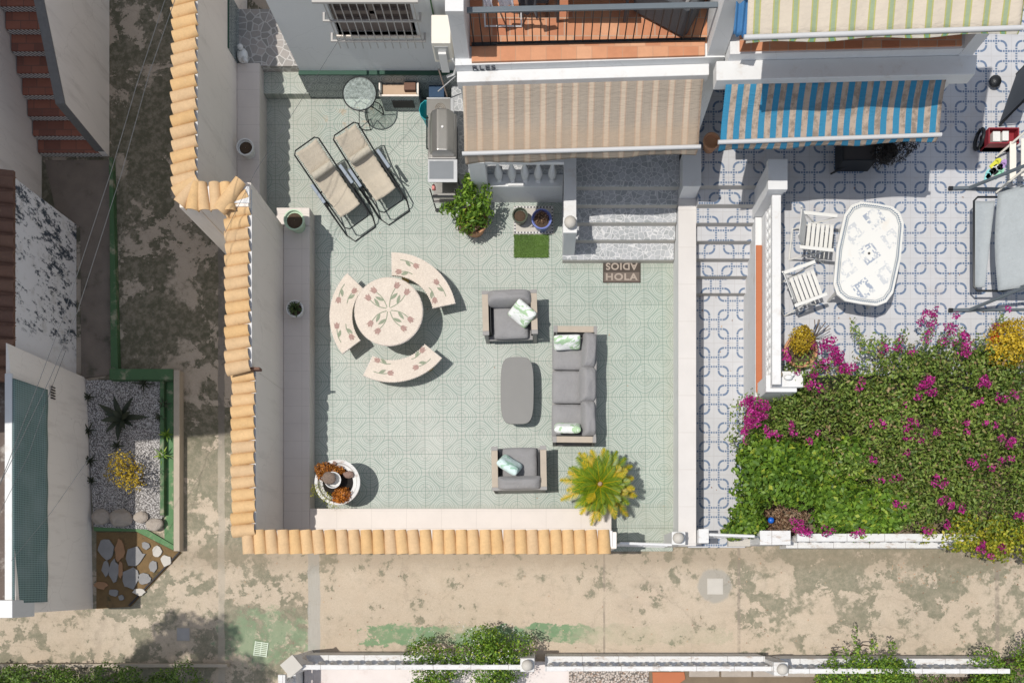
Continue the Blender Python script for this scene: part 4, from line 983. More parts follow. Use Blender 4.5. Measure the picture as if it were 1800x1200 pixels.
p = P(997.5, 759, .60); throw_pillow('throw_pillow', (p.x, p.y, .56), .46, .30, .13, (R(-66), 0, R(-1)), m_leafc, 'leaf print pillow at the lower end of the sofa')
p = P(892, 824, .55); throw_pillow('throw_pillow', (p.x, p.y, .56), .40, .38, .15, (R(60), R(0), R(148)), m_leafb, 'aqua leaf print pillow on the lower armchair')
# coffee table
t = thing('coffee_table', 'long grey coffee table with rounded ends', 'coffee table', (-.497, 3.255, 0))
pts = []
for k in range(64):
    a = 2 * math.pi * k / 64; c_, s_ = math.cos(a), math.sin(a); e = 2 / 5.0
    x = .285 * math.copysign(abs(c_) ** e, c_); y = .575 * math.copysign(abs(s_) ** e, s_)
    x *= 1 - .07 * (y / .575) ** 2; y *= 1 - .03 * (x / .285) ** 2
    pts.append((-.497 + x, 3.255 + y))
MB().prism(pts, .37, .405).build('tabletop', m_tabtop, t, bevel=.006)
for sx in (-1, 1):
    for sy in (-1, 1): MB().tube([(-.497 + sx * .17, 3.255 + sy * .42, .37), (-.497 + sx * .20, 3.255 + sy * .47, 0)], .018, 8).build('leg', m_capg, t)
# ------------------------------------------------------------------ mosaic table and benches
def tulip(px, py, dirx, diry, L, z, bend, par, flip=1, ll=.16, hs=1.0):
    stems = MB(); heads = stems
    d = Vector((dirx, diry)).normalized(); n = Vector((-d.y, d.x)) * flip; o = Vector((px, py))
    cl = [o + d * (L * k / 8) + n * (bend * math.sin(math.pi * k / 8 * .9)) for k in range(9)]
    for a, b_ in zip(cl, cl[1:]):
        u = (b_ - a).normalized(); m_ = Vector((-u.y, u.x)) * .007
        stems.add([(a.x - m_.x, a.y - m_.y, z), (a.x + m_.x, a.y + m_.y, z), (b_.x + m_.x, b_.y + m_.y, z), (b_.x - m_.x, b_.y - m_.y, z)], [(0, 1, 2, 3)])
    q = cl[3]; ld = (d * .9 - n * .5).normalized(); ln_ = Vector((-ld.y, ld.x))
    lv = [q + ld * (ll * t_) + ln_ * (.028 * math.sin(math.pi * t_)) for t_ in (0, .2, .4, .6, .8, 1)] + [q + ld * (ll * t_) - ln_ * (.028 * math.sin(math.pi * t_)) for t_ in (.8, .6, .4, .2)]
    stems.add([(p.x, p.y, z + .0006) for p in lv], [tuple(range(len(lv)))])
    c = cl[-1]; u = (cl[-1] - cl[-2]).normalized(); m_ = Vector((-u.y, u.x))
    prof = [(0, .0), (.036, .014), (.043, .04), (.046, .075), (.052, .115), (.028, .085), (.010, .118), (-.010, .118), (-.028, .085), (-.052, .115), (-.046, .075), (-.043, .04), (-.032, .012)]
    heads.add([(c.x + m_.x * a * hs + u.x * b_ * hs, c.y + m_.y * a * hs + u.y * b_ * hs, z + .001) for a, b_ in prof], [tuple(range(len(prof)))], 1)
    stems.build('inlaid_tulip', [m_stem, m_tulip], par, solid=False)
tc = P(683, 547, .74); t = thing('mosaic_table', 'round cream mosaic table with eight rose tulips', 'table', (tc.x, tc.y, 0))
MB().lathe([(.535, .66), (.565, .665), (.57, .735), (.555, .74)], tc.x, tc.y, 72).build('tabletop', m_mosaic, t)
b = MB()
for k in range(150):
    a = 2 * math.pi * k / 150; b.ball((tc.x + .572 * math.cos(a), tc.y + .572 * math.sin(a), .715 + rnd.uniform(-.006, .012)), .0125, nu=5, nv=4)
b.build('pebble_edge', m_rim, t)
MB().lathe([(.26, 0), (.25, .05), (.14, .12), (.12, .4), (.16, .6), (.24, .66)], tc.x, tc.y, 24).build('pedestal', m_gold, t, smooth=True)
for a, L, bd_, fl in ((127, .38, .035, -1), (151, .37, .04, 1), (71, .40, .03, 1), (43, .40, .035, -1), (-24, .38, .04, 1), (-52, .38, .04, -1), (-116, .38, .04, 1), (-143, .36, .04, -1)):
    a = R(a); tulip(tc.x + .04 * math.cos(a), tc.y + .03 + .04 * math.sin(a), math.cos(a), math.sin(a), L - .07, .7425, bd_, t, fl, .17)
def bench(lab, cx, cy, mid, half=39.0, ri=.675, ro=1.055, tul=()):
    t = thing('curved_bench', lab, 'bench', (cx + .86 * math.cos(R(mid)), cy + .86 * math.sin(R(mid)), 0), group='curved mosaic benches round the mosaic table')
    n = 24; A0 = R(mid - half); A1 = R(mid + half)
    out = [(cx + ro * math.cos(A0 + (A1 - A0) * k / n), cy + ro * math.sin(A0 + (A1 - A0) * k / n)) for k in range(n + 1)]
    inn = [(cx + ri * math.cos(A1 + (A0 - A1) * k / n), cy + ri * math.sin(A1 + (A0 - A1) * k / n)) for k in range(n + 1)]
    lo = [Vector((x, y, .39)) for x, y in out + inn]; hi = [Vector((x, y, .45)) for x, y in out + inn]
    b = MB(); N = len(lo); vs = lo + hi; fs = []
    for k in range(n):
        a, a2, i_, i2 = k, k + 1, 2 * n + 1 - k, 2 * n - k
        fs += [(a, a2, i2, i_), (a + N, i_ + N, i2 + N, a2 + N)]
    fs += [(k, (k + 1) % N, (k + 1) % N + N, k + N) for k in range(N)]
    b.add(vs, fs); b.build('seat', m_mosaic, t)
    b = MB(); per = out + inn; L_ = []
    for k in range(len(per)):
        p, q = Vector(per[k]), Vector(per[(k + 1) % len(per)]); m_ = max(1, int((q - p).length / .022))
        for j in range(m_): w_ = p.lerp(q, j / m_); b.ball((w_.x, w_.y, .437 + rnd.uniform(-.005, .01)), .0125, nu=5, nv=4)
    b.build('pebble_edge', m_rim, t)
    for s_ in (-1, 1):
        a = R(mid + s_ * (half - 13)); p = (cx + .87 * math.cos(a), cy + .87 * math.sin(a)); ca, sa = math.cos(a), math.sin(a)
        b = MB()
        pr = [(-.15, 0), (.15, 0), (.13, .12), (.10, .28), (.14, .39), (-.14, .39), (-.10, .28), (-.13, .12)]
        b.hexa([(p[0] + u * ca - .05 * -sa, p[1] + u * sa - .05 * ca, z) for u, z in pr], [(p[0] + u * ca + .05 * -sa, p[1] + u * sa + .05 * ca, z) for u, z in pr])
        b.build('leg', m_gold, t, bevel=.01)
    for da, rr_, dd, L, fl in tul:
        a = R(mid + da); u = (-math.sin(a) * dd, math.cos(a) * dd)
        o = (cx + rr_ * math.cos(a), cy + rr_ * math.sin(a)); k_ = R(mid + da + dd * 12)
        u = (-math.sin(k_) * dd, math.cos(k_) * dd)
        tulip(o[0], o[1], u[0], u[1], L, .4525, .022, t, fl, .14, .95)
    return t
TL_ = ((13, .79, 1, .19, -1), (31, .97, -1, .24, 1), (-13, .79, -1, .19, 1), (-31, .97, 1, .24, -1))
bench('curved mosaic bench at the left of the round table', tc.x, tc.y, 176.5, 40.5, tul=TL_)
bench('curved mosaic bench at the upper right of the round table', tc.x + .02, tc.y, 51.5, 39.5, .70, 1.09, tul=TL_)
bench('curved mosaic bench below the round table', tc.x, tc.y - .02, 282.5, 38.5, .73, 1.10, tul=TL_)
# ------------------------------------------------------------------ zero gravity loungers (local: length +x from head to foot)
def lounger(lab, hx, hy, fx, fy, L=1.66):
    t = thing('reclining_lounger', lab, 'lounger', group='taupe folding recliners')
    prof = [(.0, .86), (.30, .70), (.62, .52), (.90, .44), (1.18, .45), (1.40, .42)]
    def zc(x):
        for (a, za), (b_, zb) in zip(prof, prof[1:]):
            if x <= b_: return za + (zb - za) * (x - a) / (b_ - a)
        return .42 - (x - 1.4) * .2
    hw = .245
    b = MB(); vs = []; n = 28
    for k in range(n + 1):
        x = .03 + 1.36 * k / n
        for j in range(9):
            v = j / 8 * 2 - 1; sag = -.035 * (1 - v * v); wr = .006 * math.sin(x * 38) * (1 if x > 1.05 else .25)
            vs.append((x, v * (.205 + .008 * math.sin(x * 50)), zc(x) + sag + wr))
    fs = [(k * 9 + j, k * 9 + j + 1, (k + 1) * 9 + j + 1, (k + 1) * 9 + j) for k in range(n) for j in range(8)]
    b.add(vs, fs); o = b.build('fabric_seat', m_sling, t, solid=False, smooth='all'); s_ = o.modifiers.new('s', 'SOLIDIFY'); s_.thickness = .006
    up = [(.66, -hw), (.30, -hw), (.05, -hw), (0, -hw + .05), (0, hw - .05), (.05, hw), (.30, hw), (.66, hw)]
    MB().tube([(x, y, zc(x) + .005) for x, y in up], .013, 8).build('head_frame', m_bmetal, t, smooth=True)
    lw = [(.58, -hw), (.90, -hw), (1.2, -hw), (1.58, -hw), (1.65, -hw + .06), (1.65, hw - .06), (1.58, hw), (1.2, hw), (.9, hw), (.58, hw)]
    MB().tube([(x, y, zc(x) if x < 1.45 else .40 - (x - 1.45) * .3) for x, y in lw], .013, 8).build('seat_frame', m_bmetal, t, smooth=True)
    for s_ in (-1, 1):
        b = MB()
        for k in range(44):
            x = .08 + k * .030; b.tube([(x, s_ * .20, zc(x)), (x + .015, s_ * hw, zc(x) + .008)], .0035, 4)
        b.build('elastic_cord', m_bmetal, t)
    f = hw + .035; b = MB()
    b.tube([(.55, -f, .02), (1.55, -f, .02), (1.76, -f + .06, .02), (1.76, f - .06, .02), (1.55, f, .02), (.55, f, .02)], .012, 8)
    b.tube([(.48, -f + .02, .015), (.48, f - .02, .015)], .012, 8)
    for s_ in (-1, 1):
        b.tube([(.48, s_ * (f - .01), .015), (1.12, s_ * (f - .01), .57), (1.16, s_ * f, .60)], .012, 8); b.tube([(1.55, s_ * f, .02), (.72, s_ * f, .60)], .012, 8)
        b.tube([(.60, s_ * (f - .02), .50), (1.0, s_ * (f - .02), .42)], .010, 6)
    b.build('folding_legs', m_bmetal, t, smooth=True)
    for s_ in (-1, 1):
        MB().box(.60, 1.06, s_ * (f + .01) - .028, s_ * (f + .01) + .028, .60, .625).build('armrest', m_arm, t, bevel=.01)
    b = MB(); b.tube([(.50, -.20, zc(.5) + .045), (.50, -.19, zc(.5) + .045), (.50, .19, zc(.5) + .045), (.50, .20, zc(.5) + .045)], [.045, .062, .062, .045], 14)
    b.v = [(.5 + (v[0] - .5) * 1.25, v[1], v[2]) for v in b.v]; b.build('headrest_pillow', m_pillow, t, smooth=True)
    a = P(hx, hy, .86); c = P(fx, fy, .35); t.location = (a.x, a.y, 0); t.rotation_euler = (0, 0, math.atan2(c.y - a.y, c.x - a.x)); t.scale = ((c - a).xy.length / 1.65, 1, 1); return t
lounger('taupe folding recliner nearest the left ledge', 536, 253.5, 630, 391)
lounger('taupe folding recliner nearest the barbecue', 605, 227, 691, 362.5)
# ------------------------------------------------------------------ glass table
c = P(632, 164.5, .70); t = thing('glass_table', 'small round glass table with thin black legs', 'side table', (c.x, c.y, 0))
def glass_mat():
    g = G('textured_glass'); n = g.noise(60, 4, .7)
    g.out((.62, .68, .66), .25, n, .6, .004); tr = g.new('ShaderNodeBsdfTransparent'); g.put(tr.inputs[0], (.90, .94, .92)); mx = g.new('ShaderNodeMixShader')
    g.put(mx.inputs[0], g.ss(.35, .75, g.noise(22, 6, .8)) * .4 + .12); o = g.nt.nodes['Material Output']; g.link(g.b.outputs[0], mx.inputs[2]); g.link(tr.outputs[0], mx.inputs[1]); g.link(mx.outputs[0], o.inputs[0]); return g.m
MB().lathe([(.272, .69), (.272, .697)], c.x, c.y, 48).build('glass_top', glass_mat(), t)
MB().tube([(c.x + .28 * math.cos(2 * math.pi * k / 40), c.y + .28 * math.sin(2 * math.pi * k / 40), .69) for k in range(40)], .012, 8, True).build('rim', m_bmetal, t, smooth=True)
for a in (20, 140, 260):
    u = Vector((math.cos(R(a)), math.sin(R(a)), 0)); v = Vector((-u.y, u.x, 0)); o = Vector((c.x, c.y, 0))
    MB().tube([o + u * .24 + v * .10 + Vector((0, 0, .685)), o + u * .10 + v * .06 + Vector((0, 0, .36)), o + u * .26 + v * .10 + Vector((0, 0, .02)), o + u * .28 + Vector((0, 0, .012)), o + u * .26 - v * .10 + Vector((0, 0, .02)), o + u * .10 - v * .06 + Vector((0, 0, .36)), o + u * .24 - v * .10 + Vector((0, 0, .685))], .009, 7).build('leg', m_bmetal, t, smooth=True)
# ------------------------------------------------------------------ masonry barbecue by the house
t = thing('masonry_barbecue', 'tiled masonry fire box with open brown top against the house', 'barbecue', (-2.55, 8.3, 0))
x0, x1 = P(667, 135, .53).x, P(735, 135, .53).x; y0 = 8.24
b = MB().box(x0, x1, y0, y0 + .03, .002, .50).box(x0, x0 + .03, y0 + .031, 8.46, .002, .53).box(x1 - .03, x1, y0 + .031, 8.46, .002, .53)
b.build('tiled_body', m_dado, t); MB().box(x0 + .032, x1 - .032, y0 + .032, 8.46, .44, .47).build('fire_bed', plain('pale_clay_board', (.50, .36, .25), .8, .12), t)
MB().box(x0 - .01, x1 + .01, y0 - .012, y0 + .015, .50, .53).box(x0 - .01, x0 + .015, y0 + .015, 8.46, .53, .545).box(x1 - .015, x1 + .01, y0 + .015, 8.46, .53, .545).build('rim', m_beige, t, bevel=.003)
MB().box(x0 + .18, x0 + .55, y0 - .012, y0 - .002, .14, .36).build('iron_door', m_dark, t); MB().box(x0 + .42, x1 - .04, 8.32, 8.45, .471, .56).build('brick_block', m_brown, t, bevel=.01)
# ------------------------------------------------------------------ steel barbecue, side burner and trolley
t = thing('steel_barbecue', 'large steel gas barbecue with closed lid beside the awning', 'barbecue', (-1.68, 7.1, 0)); z = .90
lo = P(752, 278, z); hi = P(802, 200, z)
MB().box(lo.x + .03, hi.x - .02, lo.y + .02, hi.y - .02, 0.03, .80).build('cabinet', m_bmetal, t, bevel=.01)
MB().box(lo.x, hi.x, lo.y, hi.y, .80, .90).build('firebox', m_steel, t, bevel=.01)
pr = [(lo.x + .06, .90), (lo.x + .05, .97), (lo.x + .09, 1.07), (lo.x + .18, 1.14), (hi.x - .12, 1.13), (hi.x - .03, 1.04), (hi.x - .01, .90)]
MB().hexa([(x, lo.y + .02, z_) for x, z_ in pr], [(x, hi.y - .03, z_) for x, z_ in pr]).build('lid', m_steel, t, bevel=.02, seg=3)
MB().tube([(lo.x + .02, lo.y + .10, 1.0), (lo.x, lo.y + .10, 1.02), (lo.x, hi.y - .12, 1.02), (lo.x + .02, hi.y - .12, 1.0)], .012, 8).build('handle', m_bmetal, t, smooth=True)
MB().ball((lo.x + .27, lo.y + .40, 1.145), .022, sz=.5).build('lid_badge', m_lite, t)
lo2 = P(750, 202, .88); hi2 = P(798, 174, .88)
MB().box(lo2.x, hi2.x - .06, lo2.y, hi2.y, .85, .88).build('side_shelf', m_steel, t, bevel=.005); MB().box(hi2.x - .058, hi2.x, lo2.y, hi2.y + .01, .84, .895).box(lo2.x, hi2.x - .06, hi2.y, hi2.y + .02, .84, .89).build('shelf_rail', m_steel2, t, bevel=.004)
c = P(774, 190, .885); b = MB()
for r_ in (.03, .055, .08): b.tube([(c.x + r_ * math.cos(k * math.pi / 9), c.y + r_ * math.sin(k * math.pi / 9), .884) for k in range(18)], .004, 5, True)
b.build('burner', plain('brown_burner', (.22, .17, .12), .6, .2), t)
t = thing('side_burner_trolley', 'steel side table with dark top and trolley shelf below the barbecue', 'trolley', (-1.68, 6.5, 0)); lo = P(752, 320, .86); hi = P(804, 280, .86)
MB().box(lo.x, hi.x, lo.y, hi.y, .83, .86).build('table_frame', m_steel2, t, bevel=.006); MB().box(lo.x + .025, hi.x - .065, lo.y + .05, hi.y - .03, .861, .866).build('glass_plate', plain('grey_plate', (.20, .215, .23), .35, .12, 3), t, bevel=.002)
for x in (lo.x + .03, hi.x - .05):
    for y in (lo.y - .10, hi.y - .05): MB().tube([(x, y, .03), (x, y, .83)], .012, 6).build('leg', m_bmetal, t)
MB().box(lo.x + .03, hi.x - .04, lo.y - .12, hi.y - .05, .30, .32).build('shelf', m_steel, t, bevel=.004); MB().box(lo.x + .05, hi.x - .05, lo.y - .14, lo.y - .06, .55, .57).build('shelf', m_steel, t, bevel=.004); MB().tube([(lo.x + .05, lo.y - .13, .60), (hi.x - .05, lo.y - .13, .60)], .02, 8).build('towel_rail', m_bmetal, t); MB().lathe([(.02, .0), (.03, .02), (.03, .03)], lo.x + .05, lo.y - .13).build('wheel', m_bmetal, t)
b = MB(); c = P(762, 328, .68); b.ball((c.x, c.y, .66), .045, .7, 1.1, 1).box(c.x - .03, c.x + .03, c.y - .04, c.y + .02, .60, .66); t = b.build('oven_glove', m_pink, bevel=.008); tag(t, 'pink oven glove hanging on the trolley corner', 'glove')
# clutter beside the house
c = P(750, 184, .5); t = MB().lathe([(.10, .001), (.13, .25), (.16, .42), (.15, .42), (.12, .25), (.09, .02)], c.x, c.y - .05, 10, cap=False).build('plastic_bucket', m_teal, smooth=False); tag(t, 'crumpled teal plastic tub behind the barbecue', 'bucket'); t.scale = (.9, 1.1, 1)
lo = P(752, 131, .55); hi = P(779, 112, .55); b = MB().box(lo.x, hi.x, 8.27, 8.47, .001, .42)
for k in range(6): b.box(lo.x + .02 + k * .045, lo.x + .04 + k * .045, 8.26, 8.27, .04, .42)
t = b.build('storage_crate', m_navy, bevel=.01); tag(t, 'dark blue plastic crate against the house wall', 'crate')
b = MB(); b.tube([P(771, 122, .95), P(786, 170, .35)], .012, 7); t = b.build('broom', plain('pale_wood_handle', (.42, .32, .26), .7, .1), smooth=True); tag(t, 'pale wooden broom stick leaning behind the barbecue', 'broom')
MB().box(-1.66, -1.42, 7.98, 8.06, .22, .34).xf(Matrix.Identity(4)).build('bristles', m_dark, None) if False else None
b = MB(); b.tube([P(770, 161, .7), P(801, 134, .9)], .011, 7); t = b.build('metal_pole', m_steel2, smooth=True); tag(t, 'grey pole crossing the broom stick', 'pole')
t = thing('air_conditioner', 'cream outdoor air conditioning unit on the grey house wall', 'air conditioner', (-1.6, 8.3, 1.9)); lo = P(758, 76, 2.5); hi = P(792, 26, 2.5)
MB().box(lo.x, hi.x, lo.y, hi.y, 2.0, 2.5).build('casing', m_cream, t, bevel=.012); MB().box(lo.x + .03, hi.x - .05, lo.y - .008, lo.y - .001, 2.08, 2.42).build('fan_grille', m_steel2, t)
MB().box(lo.x + .08, lo.x + .20, lo.y - .05, lo.y - .01, 1.80, 2.30).box(lo.x + .06, hi.x - .02, lo.y + .01, hi.y, 1.93, 1.99).build('bracket', m_lite, t, bevel=.005)
MB().tube([(hi.x - .02, lo.y, 2.1), (hi.x + .03, lo.y - .02, 1.95), (hi.x - .02, lo.y - .04, 1.75), (hi.x - .14, lo.y - .03, 1.66)], .022, 8).build('hose', m_lite, t, smooth=True)
b = MB().tube([(-1.70, 8.52, .75), (-1.70, 8.52, 3.4)], .012, 6); t = b.build('drain_pipe', m_gpaint); tag(t, 'thin dark green pipe running up the grey house wall', 'pipe')
# white duck shaped garden ornament
c = P(425, 96, .5); b = MB(); b.ball((c.x, c.y, .46), .10, .95, 1.25, .9, 12, 8); b.ball((c.x + .0, c.y + .08, .58), .05, nu=10, nv=7); b.tube([(c.x + .03, c.y - .08, .5), (c.x + .10, c.y - .14, .52)], [.05, .02], 8); b.lathe([(.07, .35), (.06, .38)], c.x, c.y, 12)
t = b.build('garden_ornament', m_wpot, smooth='all'); tag(t, 'rounded white garden ornament at the top end of the upper ledge', 'ornament')
# ------------------------------------------------------------------ pots
def pot(name, lab, px, py, z0, hgt, r, mat, rim=.02, soil=True, group=None):
    c = P(px, py, z0 + hgt); t = thing(name, lab, 'plant pot', (c.x, c.y, z0), group=group)
    MB().lathe([(r * .68, z0 + .001), (r * .9, z0 + hgt * .8), (r, z0 + hgt * .86), (r, z0 + hgt), (r - rim, z0 + hgt), (r - rim - .005, z0 + hgt - .05), (.005, z0 + hgt - .05)], c.x, c.y, 30).build('pot', mat, t, smooth=True)
    if soil:
        b = MB()
        b.lathe([(r - rim - .006, z0 + hgt - .055), (r * .5, z0 + hgt - .035), (.004, z0 + hgt - .03)], c.x, c.y, 16, cap=False); b.build('soil', m_soil, t)
    return t, c
pot('flower_pot', 'white pot of bare soil on the upper ledge', 430.5, 258, .41, .24, .145, m_wpot)
pot('flower_pot', 'pale green rimmed pot of bare soil on the end of the long ledge', 516.5, 386, .35, .30, .175, m_gpot)
t, c = pot('flower_pot', 'white pot with spiky succulent on the shaded ledge', 518, 542, .35, .22, .145, m_wpot)
def rosette(name, parent, c, z, n, L, W, mat, seed, el=(15, 70), curl=.3, seg=5, thick=0):
    r = random.Random(seed); b = MB()
    for k in range(n):
        a = 2.399 * k + r.uniform(-.2, .2); e = R(el[0] + (el[1] - el[0]) * k / n); l = L * r.uniform(.75, 1.1) * (1 - .35 * k / n); w_ = W * r.uniform(.8, 1.1)
        vs = []
        for j in range(seg + 1):
            f = j / seg; hr = l * f * math.cos(e) ; hz = l * (f * math.sin(e) - curl * f * f); wd = w_ * (math.sin(math.pi * (f * .85 + .15)) if j < seg else .02)
            cx, cy = c[0] + hr * math.cos(a), c[1] + hr * math.sin(a); nx, ny = -math.sin(a) * wd / 2, math.cos(a) * wd / 2
            vs += [(cx - nx, cy - ny, z + hz + wd * .18), (cx, cy, z + hz), (cx + nx, cy + ny, z + hz + wd * .18)]
        fs = []
        for j in range(seg): o = j * 3; fs += [(o, o + 1, o + 4, o + 3), (o + 1, o + 2, o + 5, o + 4)]
        b.add(vs, fs)
    return b.build(name, mat, parent, solid=False, smooth='all')
rosette('succulent', t, (c.x, c.y), .55, 26, .19, .045, L_suc, 4, (20, 80), .15)
pot('flower_pot', 'dark green pot of dry soil at the left of the mosaic tray', 914, 378, .03, .24, .135, m_dpot)
t, c = pot('flower_pot', 'blue rimmed pot with a dead plant at the right of the mosaic tray', 952, 384.5, .03, .30, .175, m_bpot)
p_, n_ = blob_pts([(c.x - .01, c.y + .03, .31, .12, .11, .07)], 260, 5); leaves('dead_plant', p_, n_, .035, .012, L_dry, t, 5, 1.2)
t, c = pot('flower_pot', 'large terracotta pot filled with a leafy green bush', 832, 386, 0, .38, .25, m_tcpot, .03)
bl = [(c.x - .05, c.y + .06, .62, .26, .26, .26), (c.x - .1, c.y - .10, .48, .2, .18, .16), (c.x + .13, c.y + .05, .50, .2, .2, .18), (c.x - .42, c.y + .12, .52, .15, .10, .10), (c.x - .28, c.y + .10, .58, .18, .12, .12), (c.x - .03, c.y + .48, .72, .12, .20, .16), (c.x - .03, c.y + .36, .66, .12, .2, .16), (c.x + .24, c.y + .30, .70, .10, .20, .15), (c.x + .16, c.y + .22, .62, .12, .16, .15), (c.x - .18, c.y + .3, .6, .12, .14, .12)]
p_, n_ = blob_pts(bl, 1500, 8, .45, 1.1, -.5); leaves('foliage', p_, n_, .095, .034, L_bright, t, 8, .9)
b = MB(); r = random.Random(2)
for q in bl: b.tube([(c.x, c.y, .33), ((c.x + q[0]) / 2, (c.y + q[1]) / 2, .5), (q[0], q[1], q[2])], [.012, .008, .004], 5)
b.build('stem', m_bark, t); p_, n_ = blob_pts([(c.x - .08, c.y - .16, .42, .2, .10, .10)], 110, 12); leaves('dry_leaves', p_, n_, .07, .035, L_dry, t, 3, .9)
# bowl planter
c = P(592.8, 847, .60); t = thing('bowl_planter', 'wide white pedestal bowl with orange succulents', 'planter', (c.x, c.y, 0)); k = .385
MB().lathe([(.20, 0.001), (.20, .05), (.11, .10), (.10, .28), (.20, .36), (.34, .46), (k, .56), (k, .60), (k - .05, .60), (k - .075, .55), (.02, .53)], c.x, c.y, 44).build('bowl', m_bfence, t, smooth=True)
b = MB().lathe([(k - .07, .54), (.15, .56), (.004, .565)], c.x, c.y, 24, cap=False); b.build('soil', plain('black_soil', (.014, .011, .009), .95, .4, 18, .9, .012), t)
ip = MB().lathe([(.08, .54), (.11, .66), (.14, .76), (.128, .76), (.10, .66), (.01, .65)], c.x - .04, c.y + .02, 26).build('inner_pot', m_wpaint, t, smooth=True)
MB().ball((c.x - .10, c.y + .05, .77), .115, 1, .95, .45, 16, 9, jit=.14).build('soil', plain('dry_brown_soil', (.20, .15, .12), .95, .3, 20, .8, .01), ip)
bl = [(c.x - .20, c.y + .22, .62, .16, .11, .07), (c.x - .02, c.y + .20, .61, .15, .08, .06), (c.x - .27, c.y + .13, .62, .07, .10, .06), (c.x + .08, c.y - .22, .62, .15, .13, .08), (c.x + .02, c.y - .30, .60, .12, .06, .06)]
p_, n_ = blob_pts(bl, 1900, 31, .5, 1.1, -.2); leaves('orange_succulent', p_, n_, .036, .026, L_org, t, 3, .7)
bl = [(c.x - .33, c.y - .12, .60, .11, .12, .08), (c.x - .20, c.y - .26, .58, .15, .10, .08), (c.x - .08, c.y - .38, .52, .12, .08, .10), (c.x - .42, c.y - .18, .5, .06, .1, .08)]
p_, n_ = blob_pts(bl, 420, 33, .4, 1.1, -.4); leaves('trailing_plant', p_, n_, .03, .014, L_yg, t, 7, 1.0)
m_rst = plain('reddish_stone', (.24, .16, .13), .9, .2); MB().ball((c.x + .19, c.y + .13, .59), .085, 1.1, .8, .5, 9, 6, jit=.35).build('stone', m_rst, t, bevel=.01); MB().ball((c.x - .05, c.y + .33, .58), .05, 1.1, .8, .5, 9, 6, jit=.35).build('stone', m_rst, t, bevel=.01)
# sago palm
c = P(1055.5, 849, .95); t = thing('sago_palm', 'yellow green sago palm beside the sofa', 'palm', (c.x, c.y, 0)); g_ = np.random.default_rng(4)
MB().lathe([(.17, 0.001), (.21, .30), (.225, .36), (.205, .36), (.19, .32), (.01, .31)], c.x, c.y, 28).build('pot', m_tcpot, t, smooth=True); MB().lathe([(.10, .3), (.115, .45), (.10, .62), (.06, .74), (.02, .78)], c.x, c.y, 12).build('trunk', m_bark, t)
V = []; MI = []; rch = MB(); nfr = 54
for k in range(nfr):
    a = 2.39996 * k + g_.uniform(-.12, .12); lvl = k / nfr; L = .35 + .34 * lvl + g_.uniform(-.07, .04); e0 = R(62 - 62 * lvl); dr = .15 + .38 * lvl
    ca, sa = math.cos(a), math.sin(a); pts = []
    for j in range(13):
        f = j / 12; hr = .03 + L * f * math.cos(e0 * (1 - .6 * f)); hz = L * (f * math.sin(e0) - dr * f * f); pts.append(np.array([c.x + hr * ca, c.y + hr * sa, .80 + hz]))
    rch.tube([tuple(p) for p in pts], [.011 * (1 - .6 * i / 12) for i in range(13)], 4, m=0)
    yl = g_.random() < (.12 + .45 * lvl)
    for j in range(52):
        f = .10 + .90 * j / 51; q = f * 12; i0 = min(int(q), 11); p = pts[i0] + (pts[i0 + 1] - pts[i0]) * (q - i0); d = pts[i0 + 1] - pts[i0]; d /= np.linalg.norm(d)
        sd = np.array([-sa, ca, 0.0]); ll = .135 * (math.sin(math.pi * min(.97, f * .82 + .14)) ** .7) * g_.uniform(.85, 1.1)
        for s_ in (-1, 1):
            dv = d * .72 + sd * s_ * .62 + np.array([0, 0, .26 - .16 * f]); dv /= np.linalg.norm(dv); wv = np.cross(dv, [0, 0, 1.0]); wv /= np.linalg.norm(wv) + 1e-9
            w_ = .0048; V += [p - wv * w_, p + wv * w_, p + dv * ll + wv * w_ * .2, p + dv * ll - wv * w_ * .2]
            MI.append(1 if (yl and g_.random() < (.70 if f > .5 else .12)) else 0)
raw_mesh('fronds', np.array(V), np.arange(len(V)).reshape(-1, 4), [L_palm, L_palmy], np.array(MI), t); rch.build('rachis', L_palmy, t)
MB().ball((c.x, c.y, .86), .035, sz=1.2, jit=.3).build('growing_tip', plain('woolly_tip', (.40, .28, .18), .9, .2), t)
# mats
t = thing('mosaic_tray', 'square mosaic tile tray under two plant pots', 'tray', (-.2, 6.1, 0)); lo = P(903, 411, .03); hi = P(973, 362, .03)
b = MB().box(lo.x, hi.x, lo.y, hi.y, .001, .026)
for k in range(24):
    x = lo.x + .015 + k * (hi.x - lo.x - .03) / 24
    for y in (lo.y + .01, hi.y - .035): b.box(x, x + .024, y, y + .025, .0262, .031, 1 + k % 2)
for k in range(16):
    y = lo.y + .02 + k * (hi.y - lo.y - .04) / 16
    for x in (lo.x + .01, hi.x - .035): b.box(x, x + .024, y, y + .024, .0264, .0312, 1 + k % 2)
b.build('tray_base', [m_cem, m_lbl, m_wpaint], t)
lo = P(904, 452, .02); hi = P(964, 413, .02)
tg = MB().box(lo.x, hi.x, lo.y, hi.y, .0015, .012); t = thing('grass_mat', 'rectangle of bright green artificial grass on the tiles', 'mat', ((lo.x + hi.x) / 2, lo.y, 0)); tg.build('backing', m_turf, t)
g_ = np.random.default_rng(9); n = 5200; p_ = np.stack([g_.uniform(lo.x - .012, hi.x + .012, n), g_.uniform(lo.y - .012, hi.y + .010, n), g_.uniform(.012, .026, n)], 1)
leaves('pile', p_, np.tile([0, 0, 1.0], (n, 1)), .022, .007, foliage('grass_pile', [(0, (.10, .19, .035)), (1, (.19, .30, .07))]), t, 3, .5, fold=.1)
t = thing('door_mat', 'dark rectangular door mat lettered HOLA and ADIOS at the stair foot', 'door mat', (1.3, 5.4, 0)); lo = P(1060, 497, .01); hi = P(1126, 457.5, .01)
